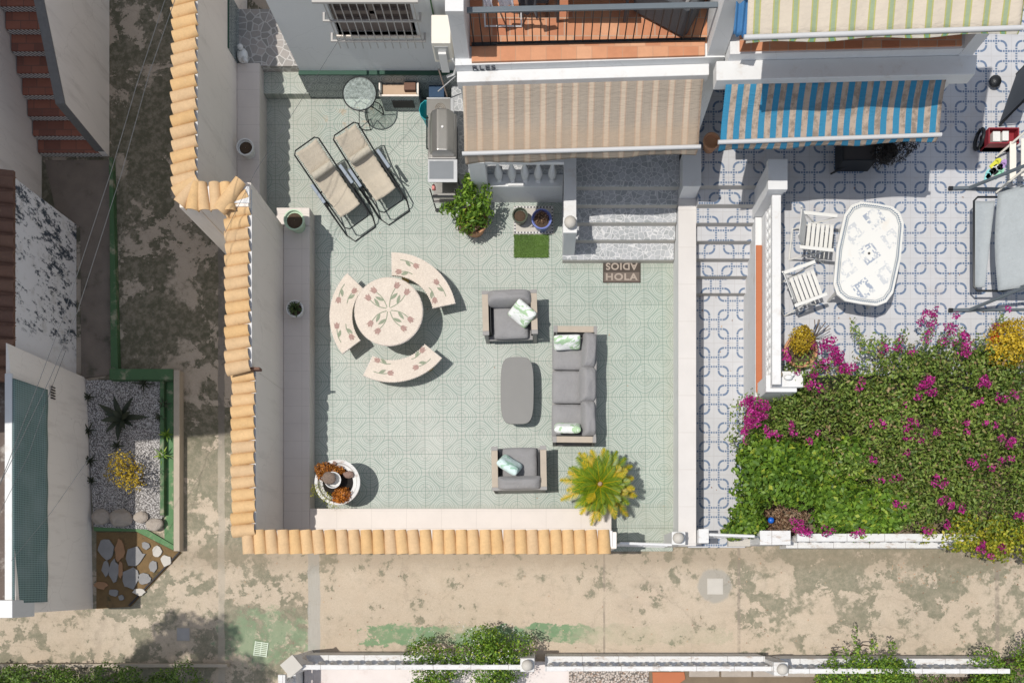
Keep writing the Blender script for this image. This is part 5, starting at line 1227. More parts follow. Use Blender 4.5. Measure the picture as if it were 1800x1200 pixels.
MB().box(lo.x, hi.x, lo.y, hi.y, .0015, .010).build('mat_base', m_matd, t, bevel=.003)
cx = (lo.x + hi.x) / 2; ym = (lo.y + hi.y) / 2
e = .006; b = MB().box(lo.x, hi.x, lo.y, lo.y + .012, .010, .0145).box(lo.x, hi.x, hi.y - .012, hi.y, .010, .0145).box(lo.x, lo.x + .012, lo.y + .012, hi.y - .012, .010, .0145).box(hi.x - .012, hi.x, lo.y + .012, hi.y - .012, .010, .0145)
b.build('mat_border', m_matd, t); MB().box(lo.x + .02, hi.x - .02, lo.y + .02, ym - .012, .0102, .0115).build('letter_panel', plain('brown_panel', (.15, .12, .10), .95, .12), t)
for s_, yy, rot in (('HOLA', ym - .092, 0), ('ADIOS', ym + .088, 180)):
    o = text_mesh(s_, .165, .0015, m_mat2, 'mat_lettering', off=.03)
    xs = [v.co.x for v in o.data.vertices]; ys_ = [v.co.y for v in o.data.vertices]; sx = .56 / (max(xs) - min(xs)); sy = .125 / (max(ys_) - min(ys_))
    o.data.transform(Matrix.Translation((-(max(xs) + min(xs)) / 2, -(max(ys_) + min(ys_)) / 2, 0))); o.data.transform(Matrix.Diagonal((sx, sy, 1, 1)))
    o.data.transform(Matrix.Translation(Vector((cx, yy, .0135))) @ Matrix.Rotation(R(rot), 4, 'Z')); o.data.transform(Matrix.Translation(-t.location)); o.parent = t
# ------------------------------------------------------------------ balcony objects
t = thing('drying_rack', 'white clothes airer hung with pale and dark laundry on the balcony', 'clothes airer', (-.6, 7.9, 3.46)); zb = 3.46
A0 = Vector((-.82, 7.50, zb)); b = MB()
for x in (-.84, -.34): b.tube([(x, 7.62, zb), (x + .0, 8.2, zb + .85)], .012, 6); b.tube([(x, 8.3, zb), (x, 7.60, zb + .85)], .012, 6)
b.tube([(-.84, 7.62, zb + .02), (-.34, 7.62, zb + .02)], .012, 6)
for k in range(7): y = 7.6 + k * .1; b.tube([(-.86, y, zb + .85), (-.32, y, zb + .85)], .006, 5)
b.build('rack_frame', m_lite, t, smooth=True)
def hung(name, x0, x1, y, L, mat, z=zb + .86):
    def f(s_, v): return Vector((x0 + (x1 - x0) * s_ + .01 * math.sin(v * 9), y + .025 * math.sin(s_ * 11) + .03 * v * math.sin(s_ * 5), z - L * v * (1 + .1 * math.sin(s_ * 7))))
    return cloth(name, f, 12, 8, (1, 1), mat, t, .004)
hung('garment', -.82, -.70, 7.60, .42, m_cloth); hung('garment', -.63, -.42, 7.62, .45, m_cloth); hung('garment', -.33, -.12, 7.60, .55, m_clothb); hung('garment', -.72, -.5, 7.8, .4, m_cloth)
t = thing('wicker_armchair', 'charcoal wicker armchair with red cushion on the balcony', 'armchair', (1.75, 7.85, zb)); M_ = Matrix.Translation((1.72, 7.98, zb)) @ Matrix.Rotation(R(-28), 4, 'Z')
MB().box(-.40, .40, -.36, .36, .04, .34).box(-.40, .40, -.40, -.30, .04, .62).box(-.42, -.32, -.36, .36, .04, .55).box(.32, .42, -.36, .36, .04, .55).xf(M_).build('wicker_body', m_wick, t, bevel=.03, seg=3); MB().box(-.3, .3, -.29, .34, .345, .43).xf(M_).build('seat_cushion', m_cush, t, bevel=.03)
MB().box(-.26, .20, -.27, -.12, .44, .66).xf(M_).build('red_cushion', m_red, t, bevel=.05, seg=3)
t = thing('balcony_table', 'dark table in the middle of the balcony', 'table', (.6, 8.0, zb)); MB().box(.12, 1.12, 7.66, 8.4, zb + .52, zb + .56).build('tabletop', m_wick, t, bevel=.006)  # table enlarged to throw more shade on the balcony floor
for x in (.16, 1.08):
    for y in (7.70, 8.36): MB().box(x - .02, x + .02, y - .02, y + .02, zb + .001, zb + .52).build('leg', m_wick, t)
t = thing('balcony_chair', 'dark cushioned chair half hidden at the left of the balcony', 'chair', (.02, 7.95, zb)); MB().box(-.38, .04, 7.74, 8.2, zb + .3, zb + .42).box(-.38, .04, 8.15, 8.23, zb + .42, zb + .85).build('seat', m_clothb, t, bevel=.03, seg=3); [MB().box(x, x + .04, y, y + .04, zb + .001, zb + .3).build('leg', m_bmetal, t) for x in (-.37, -.01) for y in (7.75, 8.15)]
# ------------------------------------------------------------------ terrace objects
ZT = 1.12
pot('flower_pot', 'empty terracotta pot between the two awnings', 1251, 247, ZT, .26, .135, m_tcpot, .025, False)
t = thing('patio_table', 'white plastic table with blue diamond print on the terrace', 'table', (4.9, 5.05, ZT)); zt = ZT + .72
A = P(1541, 358, zt); B_ = P(1514, 533, zt); ct = (A + B_) / 2; ax = (A - B_).normalized(); hl = (A - B_).length / 2; bx_ = Vector((ax.y, -ax.x, 0)); hw = .485
def toct(s_, l=hl, w_=hw, bulge=.045):
    q = [(-.52, 1), (0, 1.012), (.52, 1), (.80, .90), (.97, .70), (1.0 + bulge, 0), (.97, -.70), (.80, -.90), (.52, -1), (0, -1.012), (-.52, -1), (-.80, -.90), (-.97, -.70), (-1.0 - bulge, 0), (-.97, .70), (-.80, .90)]
    return [ct + bx_ * (u * w_ * s_) + ax * (v * (l - w_ * (1 - s_))) for u, v in q]
MB().prism([(p.x, p.y) for p in toct(1.0)], zt - .05, zt - .002).build('tabletop', m_wplas, t, bevel=.01)
def table_print():
    g = G('diamond_print'); o = g.pos(); X, Y, Z = g.xyz(o); u = (X - ct.x) * bx_.x + (Y - ct.y) * bx_.y; v = (X - ct.x) * ax.x + (Y - ct.y) * ax.y
    a = (u + v) / .22; b_ = (u - v) / .22; da = ((a + .5).frac() - .5).abs(); db = ((b_ + .5).frac() - .5).abs(); par = ((((a + .5).floor() + (b_ + .5).floor()) / 2.0).frac() < .25)
    dots = g.voro(30, 'F1', g.vec(u + v, u - v, 0.0), 'Color', 0.0); dk = g.xyz(dots)[0] > .40
    vm = ((v / .56 + .5).frac() - .5) * .56
    d1 = u.abs() + vm.abs(); d2 = (u.abs() - .30).abs() + (vm.abs() - .28).abs()
    r1_ = g.ss(.085, .095, d1) * (1.0 - g.ss(.185, .195, d1)); r2_ = g.ss(.085, .095, d2) * (1.0 - g.ss(.165, .175, d2))
    k = (r1_.max(r2_ * .45)) * dk * g.ss(.35, .5, g.noise(4, 5, .6, o))
    fl = g.ss(.60, .64, g.noise(11, 4, .6, o)) * (1.0 - par) * .5
    c = g.mix((k * .8).max(fl * .6), (.68, .67, .63), (.20, .25, .34)); c = g.mix(g.ss(.58, .7, g.noise(3, 5, .6, o)) * .3, c, (.62, .52, .40)); return g.out(c, .45)
MB().prism([(p.x, p.y) for p in toct(.80)], zt - .002, zt + .003).build('printed_panel', table_print(), t)
b = MB(); pr = toct(.90); pr2 = toct(.845)
for r_, ww, st_ in ((pr, .013, .030), (pr2, .007, .018)):
    for k in range(16):
        p, q = r_[k], r_[(k + 1) % 16]; m_ = max(1, int((q - p).length / st_))
        for j in range(m_):
            c = p.lerp(q, (j + .5) / m_); d = (q - p).normalized(); n_ = Vector((-d.y, d.x, 0)); d2 = (d + n_ * .8).normalized(); n2 = Vector((-d2.y, d2.x, 0))
            b.add([c - d2 * ww * 1.3 - n2 * ww * .6 + Vector((0, 0, .002)), c + d2 * ww * 1.3 - n2 * ww * .6 + Vector((0, 0, .002)), c + d2 * ww * 1.3 + n2 * ww * .6 + Vector((0, 0, .002)), c - d2 * ww * 1.3 + n2 * ww * .6 + Vector((0, 0, .002))], [(0, 1, 2, 3)])
b.build('rope_print', plain('slate_blue_print', (.10, .15, .21), .6, .1), t, solid=False); MB().lathe([(.02, zt + .003), (.02, zt + .006)], ct.x, ct.y, 12).build('umbrella_hole', m_dark, t)
for sx in (-1, 1):
    for sy in (-1, 1): q = ct + bx_ * (sx * .33) + ax * (sy * .58); MB().tube([(q.x, q.y, ZT), (q.x, q.y, zt - .05)], [.022, .035], 10).build('leg', m_wplas, t, smooth=True)
def slat_chair(lab, px, py, rz, tilt=0):
    t = thing('slatted_chair', lab, 'chair', group='white slatted folding chairs at the terrace table')
    b = MB()
    for k in range(6):
        x = -.20 + k * .072; b.box(x, x + .056, -.20, .20, .425, .44)
    b.box(-.20, .22, -.215, -.20, .42, .442).box(-.20, .22, .20, .215, .42, .442)
    b.build('seat', m_wplas, t, bevel=.006)
    b = MB()
    for k in range(6): z0 = .46 + k * .085; xx = -.24 - (z0 - .46) * .42; b.hexa([(xx, -.20, z0), (xx + .012, -.20, z0), (xx + .012, .20, z0), (xx, .20, z0)], [(xx - .028, -.20, z0 + .068), (xx - .016, -.20, z0 + .068), (xx - .016, .20, z0 + .068), (xx - .028, .20, z0 + .068)])
    for y in (-.215, .215): b.tube([(-.22, y, .40), (-.46, y, .98)], .014, 6)
    b.build('backrest', m_wplas, t, bevel=.004)
    for y in (-.27, .27): MB().box(-.34, .20, y - .028, y + .028, .63, .65).build('armrest', m_wplas, t, bevel=.008)
    b = MB()
    for y in (-.25, .25): b.tube([(.22, y, .0), (-.30, y, .62)], .013, 6); b.tube([(-.34, y, .0), (.18, y, .62)], .013, 6)
    b.tube([(.22, -.25, .02), (.22, .25, .02)], .012, 6); b.tube([(-.34, -.25, .02), (-.34, .25, .02)], .012, 6); b.build('folding_legs', m_wplas, t, smooth=True)
    c = P(px, py, ZT + .44); t.location = (c.x, c.y, ZT); t.rotation_euler = (0, 0, R(rz)); return t
slat_chair('white slatted folding chair at the upper left of the terrace table', 1440, 416, -6)
slat_chair('white slatted folding chair at the lower left of the terrace table', 1416, 503, 20)
# swing seat at the right edge
t = thing('garden_swing', 'grey canvas garden swing with dark tubular frame at the right edge', 'garden swing', (8.0, 5.1, ZT))
for py, sg in ((331, 1), (545, -1)):
    f0 = P(1671, py, ZT + .03); top = Vector((f0.x + 1.05, f0.y - sg * .12, ZT + 1.75)); f1 = Vector((f0.x + 2.0, f0.y - sg * .02, ZT + .03))
    MB().tube([f0, f0 + Vector((.3, 0, .02)), top], .028, 8).tube([f1, top], .028, 8).tube([f0 + Vector((.1, 0, 0)), f1], .022, 8).build('side_frame', m_gmetal, t, smooth=True); MB().tube([f0 - Vector((.03, 0, 0)), f0 + Vector((.03, 0, 0))], .034, 8).build('foot_cap', m_bmetal, t)
yN = P(1711, 345, ZT + .45).y; yS = P(1711, 510, ZT + .45).y; x0 = P(1712, 400, ZT + .42).x
MB().tube([(x0 + .5, yS, ZT + .42), (x0 + .06, yS, ZT + .42), (x0, yS + .06, ZT + .42), (x0, yN - .06, ZT + .42), (x0 + .06, yN, ZT + .42), (x0 + .5, yN, ZT + .42)], .018, 8).tube([(x0 + .42, yS, ZT + .42), (x0 + .40, (yS + yN) / 2, ZT + .40), (x0 + .42, yN, ZT + .42)], .015, 8).build('seat_frame', m_bmetal, t, smooth=True)
def fs_(s_, v): return Vector((x0 + .01 + (.16 + .16 * v) * s_, yS + .06 + (yN - yS - .12) * v, ZT + .43 - .03 * math.sin(math.pi * s_)))
cloth('seat_canvas', fs_, 8, 20, (1, 1), m_swing, t, .01)
xc = P(1758, 400, ZT + .62).x
def fc_(s_, v): return Vector((xc + .85 * s_ - .05 * math.sin(math.pi * v), yS - .04 + (yN - yS + .05) * v + .14 * s_ * (v - .2), ZT + .55 + .70 * s_ - .05 * math.sin(math.pi * s_)))
cloth('back_canvas', fc_, 12, 20, (1, 1), m_swing, t, .015)
MB().tube([(x0 + .45, yN + .02, ZT + .42), (x0 + .95, yN + .05, ZT + 1.55)], .012, 6).tube([(x0 + .45, yS - .02, ZT + .42), (x0 + .95, yS - .05, ZT + 1.55)], .012, 6).tube([(x0 + .95, yS - .2, ZT + 1.72), (x0 + .95, yN + .2, ZT + 1.72)], .025, 8).build('hanging_bar', m_gmetal, t, smooth=True)
# folded chair, screen, box and shoes
t = thing('deck_chair', 'cream folding deck chair leaning near the swing', 'deck chair', (7.7, 6.9, ZT)); b = MB()
for y in (6.42, 7.0): b.tube([(P(1765, 300, ZT + .3).x, y - .1, ZT + .05), (P(1800, 280, ZT + .8).x + .3, y + .18, ZT + .9)], .018, 6)
b.build('chair_frame', m_cream, t); b = MB()
for k in range(6): x = 7.42 + k * .13; b.box(x, x + .10, 6.42, 7.02, ZT + .30 + k * .10, ZT + .32 + k * .10)
b.build('slats', m_cream, t, bevel=.004)
t = thing('black_screen', 'folded black mesh screen standing at the upper right of the terrace', 'screen', (7.8, 8.1, ZT)); lo = P(1757, 222, ZT); hi = P(1786, 108, ZT + .5); b = MB()
pts = [(lo.x - .02, 7.45), (lo.x + .02, 7.45), (lo.x + .30, 8.25), (lo.x + .26, 8.25)]; b.prism(pts, ZT + .02, ZT + .85); b.build('mesh_panel', plain('charcoal_mesh', (.045, .055, .07), .8, .1), t)
MB().tube([(lo.x, 7.43, ZT), (lo.x, 7.43, ZT + .88), (lo.x + .28, 8.27, ZT + .88), (lo.x + .28, 8.27, ZT)], .02, 6).tube([(lo.x + .4, 8.2, ZT), (lo.x + .35, 7.5, ZT + .9)], .015, 6).build('frame', m_bmetal, t); MB().ball((lo.x - .12, 8.1, ZT + .10), .10, sz=.7).build('weight', m_bmetal, t)
t = thing('grill_cart', 'dark kettle and covered cart at the top right corner', 'barbecue', (8.1, 8.6, ZT)); MB().lathe([(.08, ZT + .45), (.24, ZT + .6), (.27, ZT + .75), (.22, ZT + .92), (.05, ZT + 1.0)], 8.15, 8.75, 18).build('kettle', m_bmetal, t, smooth=True)
for a in (0, 120, 240): MB().tube([(8.15 + .1 * math.cos(R(a)), 8.75 + .1 * math.sin(R(a)), ZT + .5), (8.15 + .25 * math.cos(R(a)), 8.75 + .25 * math.sin(R(a)), ZT)], .012, 6).build('leg', m_bmetal, t)
t = thing('toy_box', 'open dark red box full of oddments beside the black screen', 'box', (7.4, 7.1, ZT)); lo = P(1738, 252, ZT + .3); hi = P(1792, 224, ZT + .3); b = MB().box(lo.x, hi.x, lo.y, lo.y + .02, ZT, ZT + .3).box(lo.x, hi.x, hi.y - .02, hi.y, ZT, ZT + .3).box(lo.x, lo.x + .02, lo.y + .02, hi.y - .02, ZT, ZT + .3).box(hi.x - .02, hi.x, lo.y + .02, hi.y - .02, ZT, ZT + .3).box(lo.x, hi.x, lo.y, hi.y, ZT + .001, ZT + .16)
b.build('box_body', m_redd, t, bevel=.006); MB().box(lo.x + .08, lo.x + .2, lo.y + .04, hi.y - .05, ZT + .17, ZT + .28).box(lo.x + .22, lo.x + .32, lo.y + .04, hi.y - .06, ZT + .17, ZT + .31).build('contents', m_wplas, t, bevel=.01)
t = MB().tube([(lo.x - .09 + .02 * math.cos(k / 12 * 6.283), (lo.y + hi.y) / 2 + .15 * math.cos(k / 12 * 6.283), ZT + .17 + .15 * math.sin(k / 12 * 6.283)) for k in range(12)], .03, 8, True).build('rubber_tyre', m_bmetal, smooth=True); tag(t, 'small black tyre leaning on the red box', 'tyre')
for k, (px, py, a, mt, lab) in enumerate([(1742, 304, 50, m_bmetal, 'black sandal at the lower left of the shoe pile'), (1748, 298, 55, m_lite, 'white sandal in the shoe pile'), (1755, 297, 50, m_bmetal, 'black sandal in the middle of the shoe pile'), (1757, 304, 48, plain('mint_rubber', (.30, .62, .45), .6, .05), 'mint green sandal below the black one'), (1763, 290, 60, plain('lilac_rubber', (.42, .28, .55), .6, .05), 'lilac sandal at the top of the shoe pile'), (1751, 286, 40, plain('lime_rubber', (.62, .62, .06), .6, .05), 'lime yellow sandal in the shoe pile'), (1737, 308, 70, plain('aqua_rubber', (.25, .60, .60), .6, .05), 'aqua sandal at the near end of the pile')]):
    c = P(px, py, ZT + .03); b = MB().prism([(-.11, -.03), (-.04, -.04), (.06, -.045), (.11, -.02), (.11, .02), (.06, .045), (-.04, .04), (-.11, .03)], 0, .02); b.tube([(.02, -.045, .02), (.03, 0, .06), (.02, .045, .02)], .01, 5)
    t = b.build('sandal', mt, bevel=.004); t.location = (c.x, c.y, ZT + .002); t.rotation_euler = (0, 0, R(a)); tag(t, lab, 'sandal', 'sandals beside the deck chair')
# black planter, fern and pole under the blue awning
lo = P(1481, 283, 1.5); hi = P(1540, 240, 1.5); t = thing('black_planter', 'long black box planter under the blue awning', 'planter', (4.7, 6.9, ZT)); MB().box(lo.x, hi.x, lo.y, hi.y, ZT, 1.5).build('box', m_bmetal, t, bevel=.008); MB().box(lo.x + .03, hi.x - .03, lo.y + .03, hi.y, 1.5, 1.505).build('soil', m_dark, t)
t = MB().tube([P(1460, 306, ZT + .02), P(1517, 277, 1.45)], .016, 7).build('thin_pole', m_bmetal, smooth=True); tag(t, 'thin black pole leaning on the black planter', 'pole')
c = P(1570, 258, 1.5); p_, n_ = blob_pts([(c.x, c.y, 1.5, .30, .26, .22), (c.x - .16, c.y - .1, 1.45, .2, .2, .2), (c.x + .25, c.y + .06, 1.5, .15, .15, .15)], 1500, 41, .3, 1.1, -.4); t = thing('dark_fern', 'nearly black bushy fern beside the black planter', 'plant', (c.x, c.y, ZT)); leaves('fronds', p_, n_, .09, .014, L_black, t, 5, 1.1); MB().lathe([(.10, ZT), (.13, ZT + .25)], c.x, c.y, 16).build('pot', m_bmetal, t)
# potted yellow plant by the lattice wall
t, c = pot('flower_pot', 'low terracotta bowl with bright yellow shrub by the lattice wall', 1408, 616, ZT, .26, .27, m_tcpot, .03)
p_, n_ = blob_pts([(c.x - .03, c.y + .12, ZT + .42, .19, .22, .20), (c.x - .02, c.y + .26, ZT + .40, .1, .1, .12)], 1500, 51, .6, 1.08, -.3); leaves('foliage', p_, n_, .035, .024, L_yel, t, 4, .7); MB().tube([(c.x, c.y, ZT + .2), (c.x - .02, c.y + .1, ZT + .4)], .02, 6).build('stem', m_bark, t)
c = P(1392, 590, ZT + .3); b = MB(); r = random.Random(4)
for k in range(12): a = r.uniform(0, 6.28); b.tube([(c.x + .38, c.y, ZT + .1), (c.x + .38 + .15 * math.cos(a), c.y + .15 * math.sin(a), ZT + .35), (c.x + .38 + .24 * math.cos(a), c.y + .24 * math.sin(a), ZT + .38)], .007, 5)
t = b.build('bare_shrub', m_bark); tag(t, 'leafless twiggy plant beside the yellow shrub', 'plant')
# figurines on the pillar (plain generic ones)
c = P(1368, 659, 1.62); t = MB().lathe([(.045, 1.601), (.06, 1.63), (.055, 1.68), (.035, 1.70)], c.x, c.y, 16).build('ceramic_pot', plain('brown_glaze', (.36, .27, .15), .4, .2), smooth=True); tag(t, 'small brown ceramic pot on the flat pillar', 'ornament')
c = P(1386, 663, 1.65); b = MB(); b.ball((c.x, c.y, 1.65), .06, 1.2, .8, .75, 12, 8, jit=.15); b.ball((c.x + .05, c.y + .03, 1.70), .03, nu=8, nv=6); t = b.build('stone_figurine', m_wpot, smooth='all'); tag(t, 'small white lying animal figurine on the flat pillar', 'figurine')
# ------------------------------------------------------------------ planting
def mass(name, lab, cat, blobs, n, L, W, mat, seed, spread=.8, z=0.0, lo=.62, stem=True, parts=(), group=None):
    B = np.array(blobs); cx, cy = B[:, 0].mean(), B[:, 1].mean()
    t = thing(name, lab, cat, (cx, cy, z), group=group); p_, n_ = blob_pts(blobs, n, seed, lo, 1.08, -.35)
    leaves('foliage', p_, n_, L, W, mat, t, seed, spread)
    if stem:
        b = MB(); r = random.Random(seed)
        for q in r.sample(list(blobs), min(len(blobs), 12)): b.tube([((cx + q[0]) / 2, (cy + q[1]) / 2, z + .001), (q[0] + r.uniform(-.05, .05), q[1], (z + q[2]) / 2), (q[0], q[1], q[2])], [.022, .014, .006], 5)
        b.build('branches', m_bark, t)
    for nm, bl, nn, l_, w_, mt in parts:
        p_, n_ = blob_pts(bl, nn, seed + 7, .5, 1.1, -.2); o_ = leaves(nm, p_, n_, l_, w_, mt, t, seed + 3, .8); o_['kind'] = 'stuff'
    return t
def zb1(x, y): return 1.22 + .10 * math.sin(x * 7.3 + 1) * math.sin(y * 6.1) + .42 * min(1, max(0, (y - 2.6) / .7)) * (1 if x > 3.9 else 0) + .16 * math.sin(x * 2.1 + y) + .12 * math.sin(y * 3.3 - x) + .1 * math.sin(x * 4.7)
def keepb(x, y):
    top = 3.22 + .36 * min(1, max(0, (x - 4.2) / 1.6)) + .14 * math.sin(x * 5); return y < top and y > .98 and not (x < 5.35 and y < 2.15 + (.1 if x < 4.6 else -.3)) and not (x < 3.65 and y > 2.95)
BB = gard(190, 3.35, 9.2, .62, 3.9, zb1, (.24, .46), .40, 6, keepb)
r = random.Random(77); mg = []
spots = [(1318, 710, 12), (1332, 722, 9), (1328, 735, 7), (1315, 742, 5), (1315, 760, 4), (1355, 762, 5), (1345, 705, 3), (1386, 762, 3), (1437, 767, 2), (1380, 625, 3), (1415, 655, 3), (1458, 608, 10), (1470, 622, 9), (1480, 638, 7), (1488, 652, 5), (1445, 640, 4), (1450, 600, 3), (1430, 676, 4), (1563, 610, 4), (1640, 552, 6), (1628, 568, 3), (1674, 570, 4), (1690, 608, 5), (1700, 595, 3), (1710, 615, 3), (1757, 575, 3), (1768, 560, 2), (1628, 690, 5), (1640, 672, 3), (1630, 680, 4), (1730, 665, 3), (1737, 680, 3), (1762, 700, 3), (1547, 748, 3), (1600, 750, 6), (1583, 730, 2), (1610, 765, 4), (1640, 762, 2), (1720, 715, 2), (1773, 775, 5), (1595, 798, 2), (1570, 840, 3), (1535, 811, 2), (1648, 845, 4), (1708, 815, 3), (1778, 810, 3), (1735, 810, 2), (1405, 925, 5), (1415, 932, 4), (1455, 935, 3), (1515, 935, 3), (1582, 886, 3), (1655, 878, 3), (1675, 884, 2), (1690, 897, 2), (1790, 904, 3), (1725, 955, 4), (1755, 970, 3), (1662, 918, 2), (1635, 930, 2), (1508, 675, 2), (1700, 745, 2), (1738, 745, 2), (1793, 690, 2)]
for px, py, k in spots:
    for j in range(k):
        c = P(px + r.gauss(0, 8), py + r.gauss(0, 6), (1.72 if py < 700 else 1.55) if py < 940 else 1.15); mg.append((c.x, c.y, c.z + r.uniform(-.10, .06), .06, .06, .05))
tb = mass('bougainvillea', 'large sprawling bougainvillea with scattered magenta blooms', 'shrub', BB, 52000, .076, .036, L_boug, 6, .9, .02, .55, True, [('blooms', mg, 6000, .040, .032, L_mag)])
# trailing sprays at its upper rim
sp = []; mg2 = []
for px, py in ((1500, 570), (1505, 588), (1515, 600), (1530, 612), (1590, 590), (1580, 600), (1625, 600), (1632, 585), (1640, 570), (1655, 600), (1668, 585), (1690, 590), (1720, 600), (1748, 575), (1760, 560), (1450, 650), (1440, 640), (1548, 622), (1600, 620)):
    c = P(px, py, 1.5); sp.append((c.x, c.y, 1.5, .07, .14, .06)); mg2.append((c.x, c.y, 1.56, .08, .08, .04))
p_, n_ = blob_pts(sp, 700, 61, .2, 1.1, -.5); leaves('trailing_sprays', p_, n_, .055, .028, L_boug, tb, 9, .9)
p_, n_ = blob_pts(mg2[5:12] + mg2[-4:], 240, 62, .2, 1.1, -.3); leaves('rim_blooms', p_, n_, .042, .034, L_mag, tb, 8, .8)
def zb2(x, y): return 1.18 + .12 * math.sin(x * 3 + y * 2) + .08 * math.sin(y * 6)
mass('leafy_shrub', 'bright green broad leaved shrub at the corner of the flower bed', 'shrub', gard(34, 3.35, 5.2, 1.25, 2.2, zb2, (.22, .34), .34, 12, lambda x, y: not (x < 4.5 and y < 1.3)), 9500, .105, .060, L_bright, 21, .65, .02)
mass('leafy_shrub', 'second bright green shrub growing down to the front balustrade', 'shrub', gard(18, 4.6, 5.75, .85, 1.6, zb2, (.22, .32), .32, 14), 5200, .10, .055, L_bright, 22, .65, .02)
mass('leafy_shrub', 'small green shrub in the corner beside the marble capped pier', 'shrub', [(3.32 + .02, 1.12, .62, .24, .18, .25), (3.45, .95, .60, .26, .2, .25), (3.5, 1.25, .5, .2, .2, .2), (3.2, .85, .4, .18, .16, .2)], 2200, .075, .05, L_bright, 23, .65, .02)
mass('dry_shrub', 'withered reddish shrub beside the small green corner shrub', 'shrub', [(3.85, 1.05, .35, .26, .22, .16), (4.2, 1.1, .40, .3, .22, .18), (3.5, 1.45, .5, .15, .2, .15), (3.95, .9, .3, .3, .15, .1)], 1700, .06, .02, L_dry, 24, 1.0, .02)
t = MB().ball((3.80, 1.02, .62), .055, 1, 1, .8).build('blue_ball', plain('bright_blue_plastic', (.01, .12, .55), .4, .05), smooth='all'); tag(t, 'small bright blue ball in the withered shrub', 'ball')
mass('yellow_shrub', 'yellow leaved shrub spilling over the right end of the front balustrade', 'shrub', gard(24, 6.3, 8.4, .18, .95, lambda x, y: 1.05 - .1 * math.cos(x * 4), (.14, .26), .28, 15, lambda x, y: y > .72 - (x - 6.3) * .20), 5200, .06, .045, L_yg, 25, .7, ZA)
mass('yellow_bush', 'golden yellow bush at the right edge of the terrace', 'shrub', [(P(1775, 592, 1.9).x, P(1775, 592, 1.9).y, 1.7, .26, .26, .28), (P(1797, 585, 1.9).x, P(1797, 585, 1.9).y, 1.7, .25, .28, .28), (P(1788, 615, 1.9).x, P(1788, 615, 1.9).y, 1.6, .3, .2, .28)], 2600, .05, .032, L_yel, 26, .7, ZT)
c = P(1751, 592, 1.7); p_, n_ = blob_pts([(c.x, c.y, 1.66, .06, .10, .07)], 260, 66); t = thing('red_flowers', 'pot of red flowers beside the golden bush', 'plant', (c.x, c.y, ZT)); leaves('petals', p_, n_, .035, .03, foliage('red_petal', [(0, (.55, .02, .01)), (1, (.8, .10, .05))]), t, 4, .7); MB().lathe([(.05, ZT), (.07, 1.62)], c.x, c.y - .08, 14).build('pot', m_wpot, t)
# bushes on the street side
wf = [(-2.5 + k * .19, -.98 - .2 * (k % 3), .70 + .1 * math.sin(k), .10, .10, .06) for k in range(14)]
mass('flowering_bush', 'green bush with tiny white flowers growing through the street balustrade', 'shrub', gard(34, -2.15, -.45, -1.95, -.92, lambda x, y: .78, (.18, .30), .34, 16, lambda x, y: abs(x + 1.2) < .95 - .35 * max(0, y + 1.2)), 9000, .055, .030, L_bright, 27, .8, ZA, parts=[('white_flowers', gard(40, -2.2, -.4, -1.8, -.75, lambda x, y: .88, (.1, .2), .2, 17), 330, .022, .020, L_white)])
mass('green_vine', 'bright green vine climbing over the street balustrade', 'shrub', gard(26, 4.6, 6.1, -1.95, -1.35, lambda x, y: .95, (.16, .26), .28, 18, lambda x, y: y < -1.38 - abs(x - 5.4) * .15) + [(5.15, -.92, .8, .05, .16, .08), (5.17, -1.15, .85, .06, .12, .08), (4.75, -1.25, .9, .06, .1, .08), (5.45, -1.1, .85, .06, .14, .08), (5.75, -1.12, .85, .07, .12, .08), (4.95, -1.2, .9, .06, .1, .06)], 6500, .05, .034, L_bright, 28, .75, ZA)
mass('street_shrub', 'leafy green shrub at the bottom right corner', 'shrub', gard(16, 7.3, 8.6, -1.95, -1.15, lambda x, y: .8, (.18, .28), .3, 19, lambda x, y: y < -1.3 + (x - 7.3) * .2), 4200, .055, .034, L_bright, 29, .75, ZA)
mass('street_shrub', 'low green shrub below the right hand street balustrade', 'shrub', gard(14, 6.0, 7.6, -1.95, -1.66, lambda x, y: .55, (.12, .2), .25, 20), 2400, .045, .026, L_hedge, 30, .8, ZA)
mass('clipped_hedge', 'clipped green hedge along the bottom left edge', 'hedge', gard(60, -9.8, -5.95, -2.2, -1.62, lambda x, y: .62, (.16, .26), .30, 32), 15000, .055, .030, L_hedge, 31, .8, ZA)
t = MB().box(-9.8, -5.6, -1.52, -1.46, ZA, .02).build('hedge_kerb', m_kerb, bevel=.006); tag(t, 'thin concrete kerb in front of the clipped hedge', 'kerb')
# planter plants
c = P(208, 733, .05); t = thing('agave', 'dark brown agave with long pointed leaves in the white gravel', 'agave', (c.x, c.y, GZ)); rosette('leaves', t, (c.x, c.y), GZ + .02, 15, .50, .10, L_dark, 5, (14, 62), .22, 6)
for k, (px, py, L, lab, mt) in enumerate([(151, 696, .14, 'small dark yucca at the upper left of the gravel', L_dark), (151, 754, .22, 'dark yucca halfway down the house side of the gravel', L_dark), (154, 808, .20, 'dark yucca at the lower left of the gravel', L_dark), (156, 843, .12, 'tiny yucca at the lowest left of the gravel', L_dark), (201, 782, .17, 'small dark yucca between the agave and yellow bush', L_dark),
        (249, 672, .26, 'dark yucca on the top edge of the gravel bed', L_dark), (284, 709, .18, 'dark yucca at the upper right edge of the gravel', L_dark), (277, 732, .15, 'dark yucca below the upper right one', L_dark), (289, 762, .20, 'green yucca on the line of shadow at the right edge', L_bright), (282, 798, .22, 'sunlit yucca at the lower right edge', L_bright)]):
    c = P(px, py, .05); t = thing('small_yucca', lab, 'yucca', (c.x, c.y, GZ), group='small yuccas round the gravel bed'); rosette('leaves', t, (c.x, c.y), -.05, 13, L, .028, mt, 40 + k, (12, 70), .2, 4)
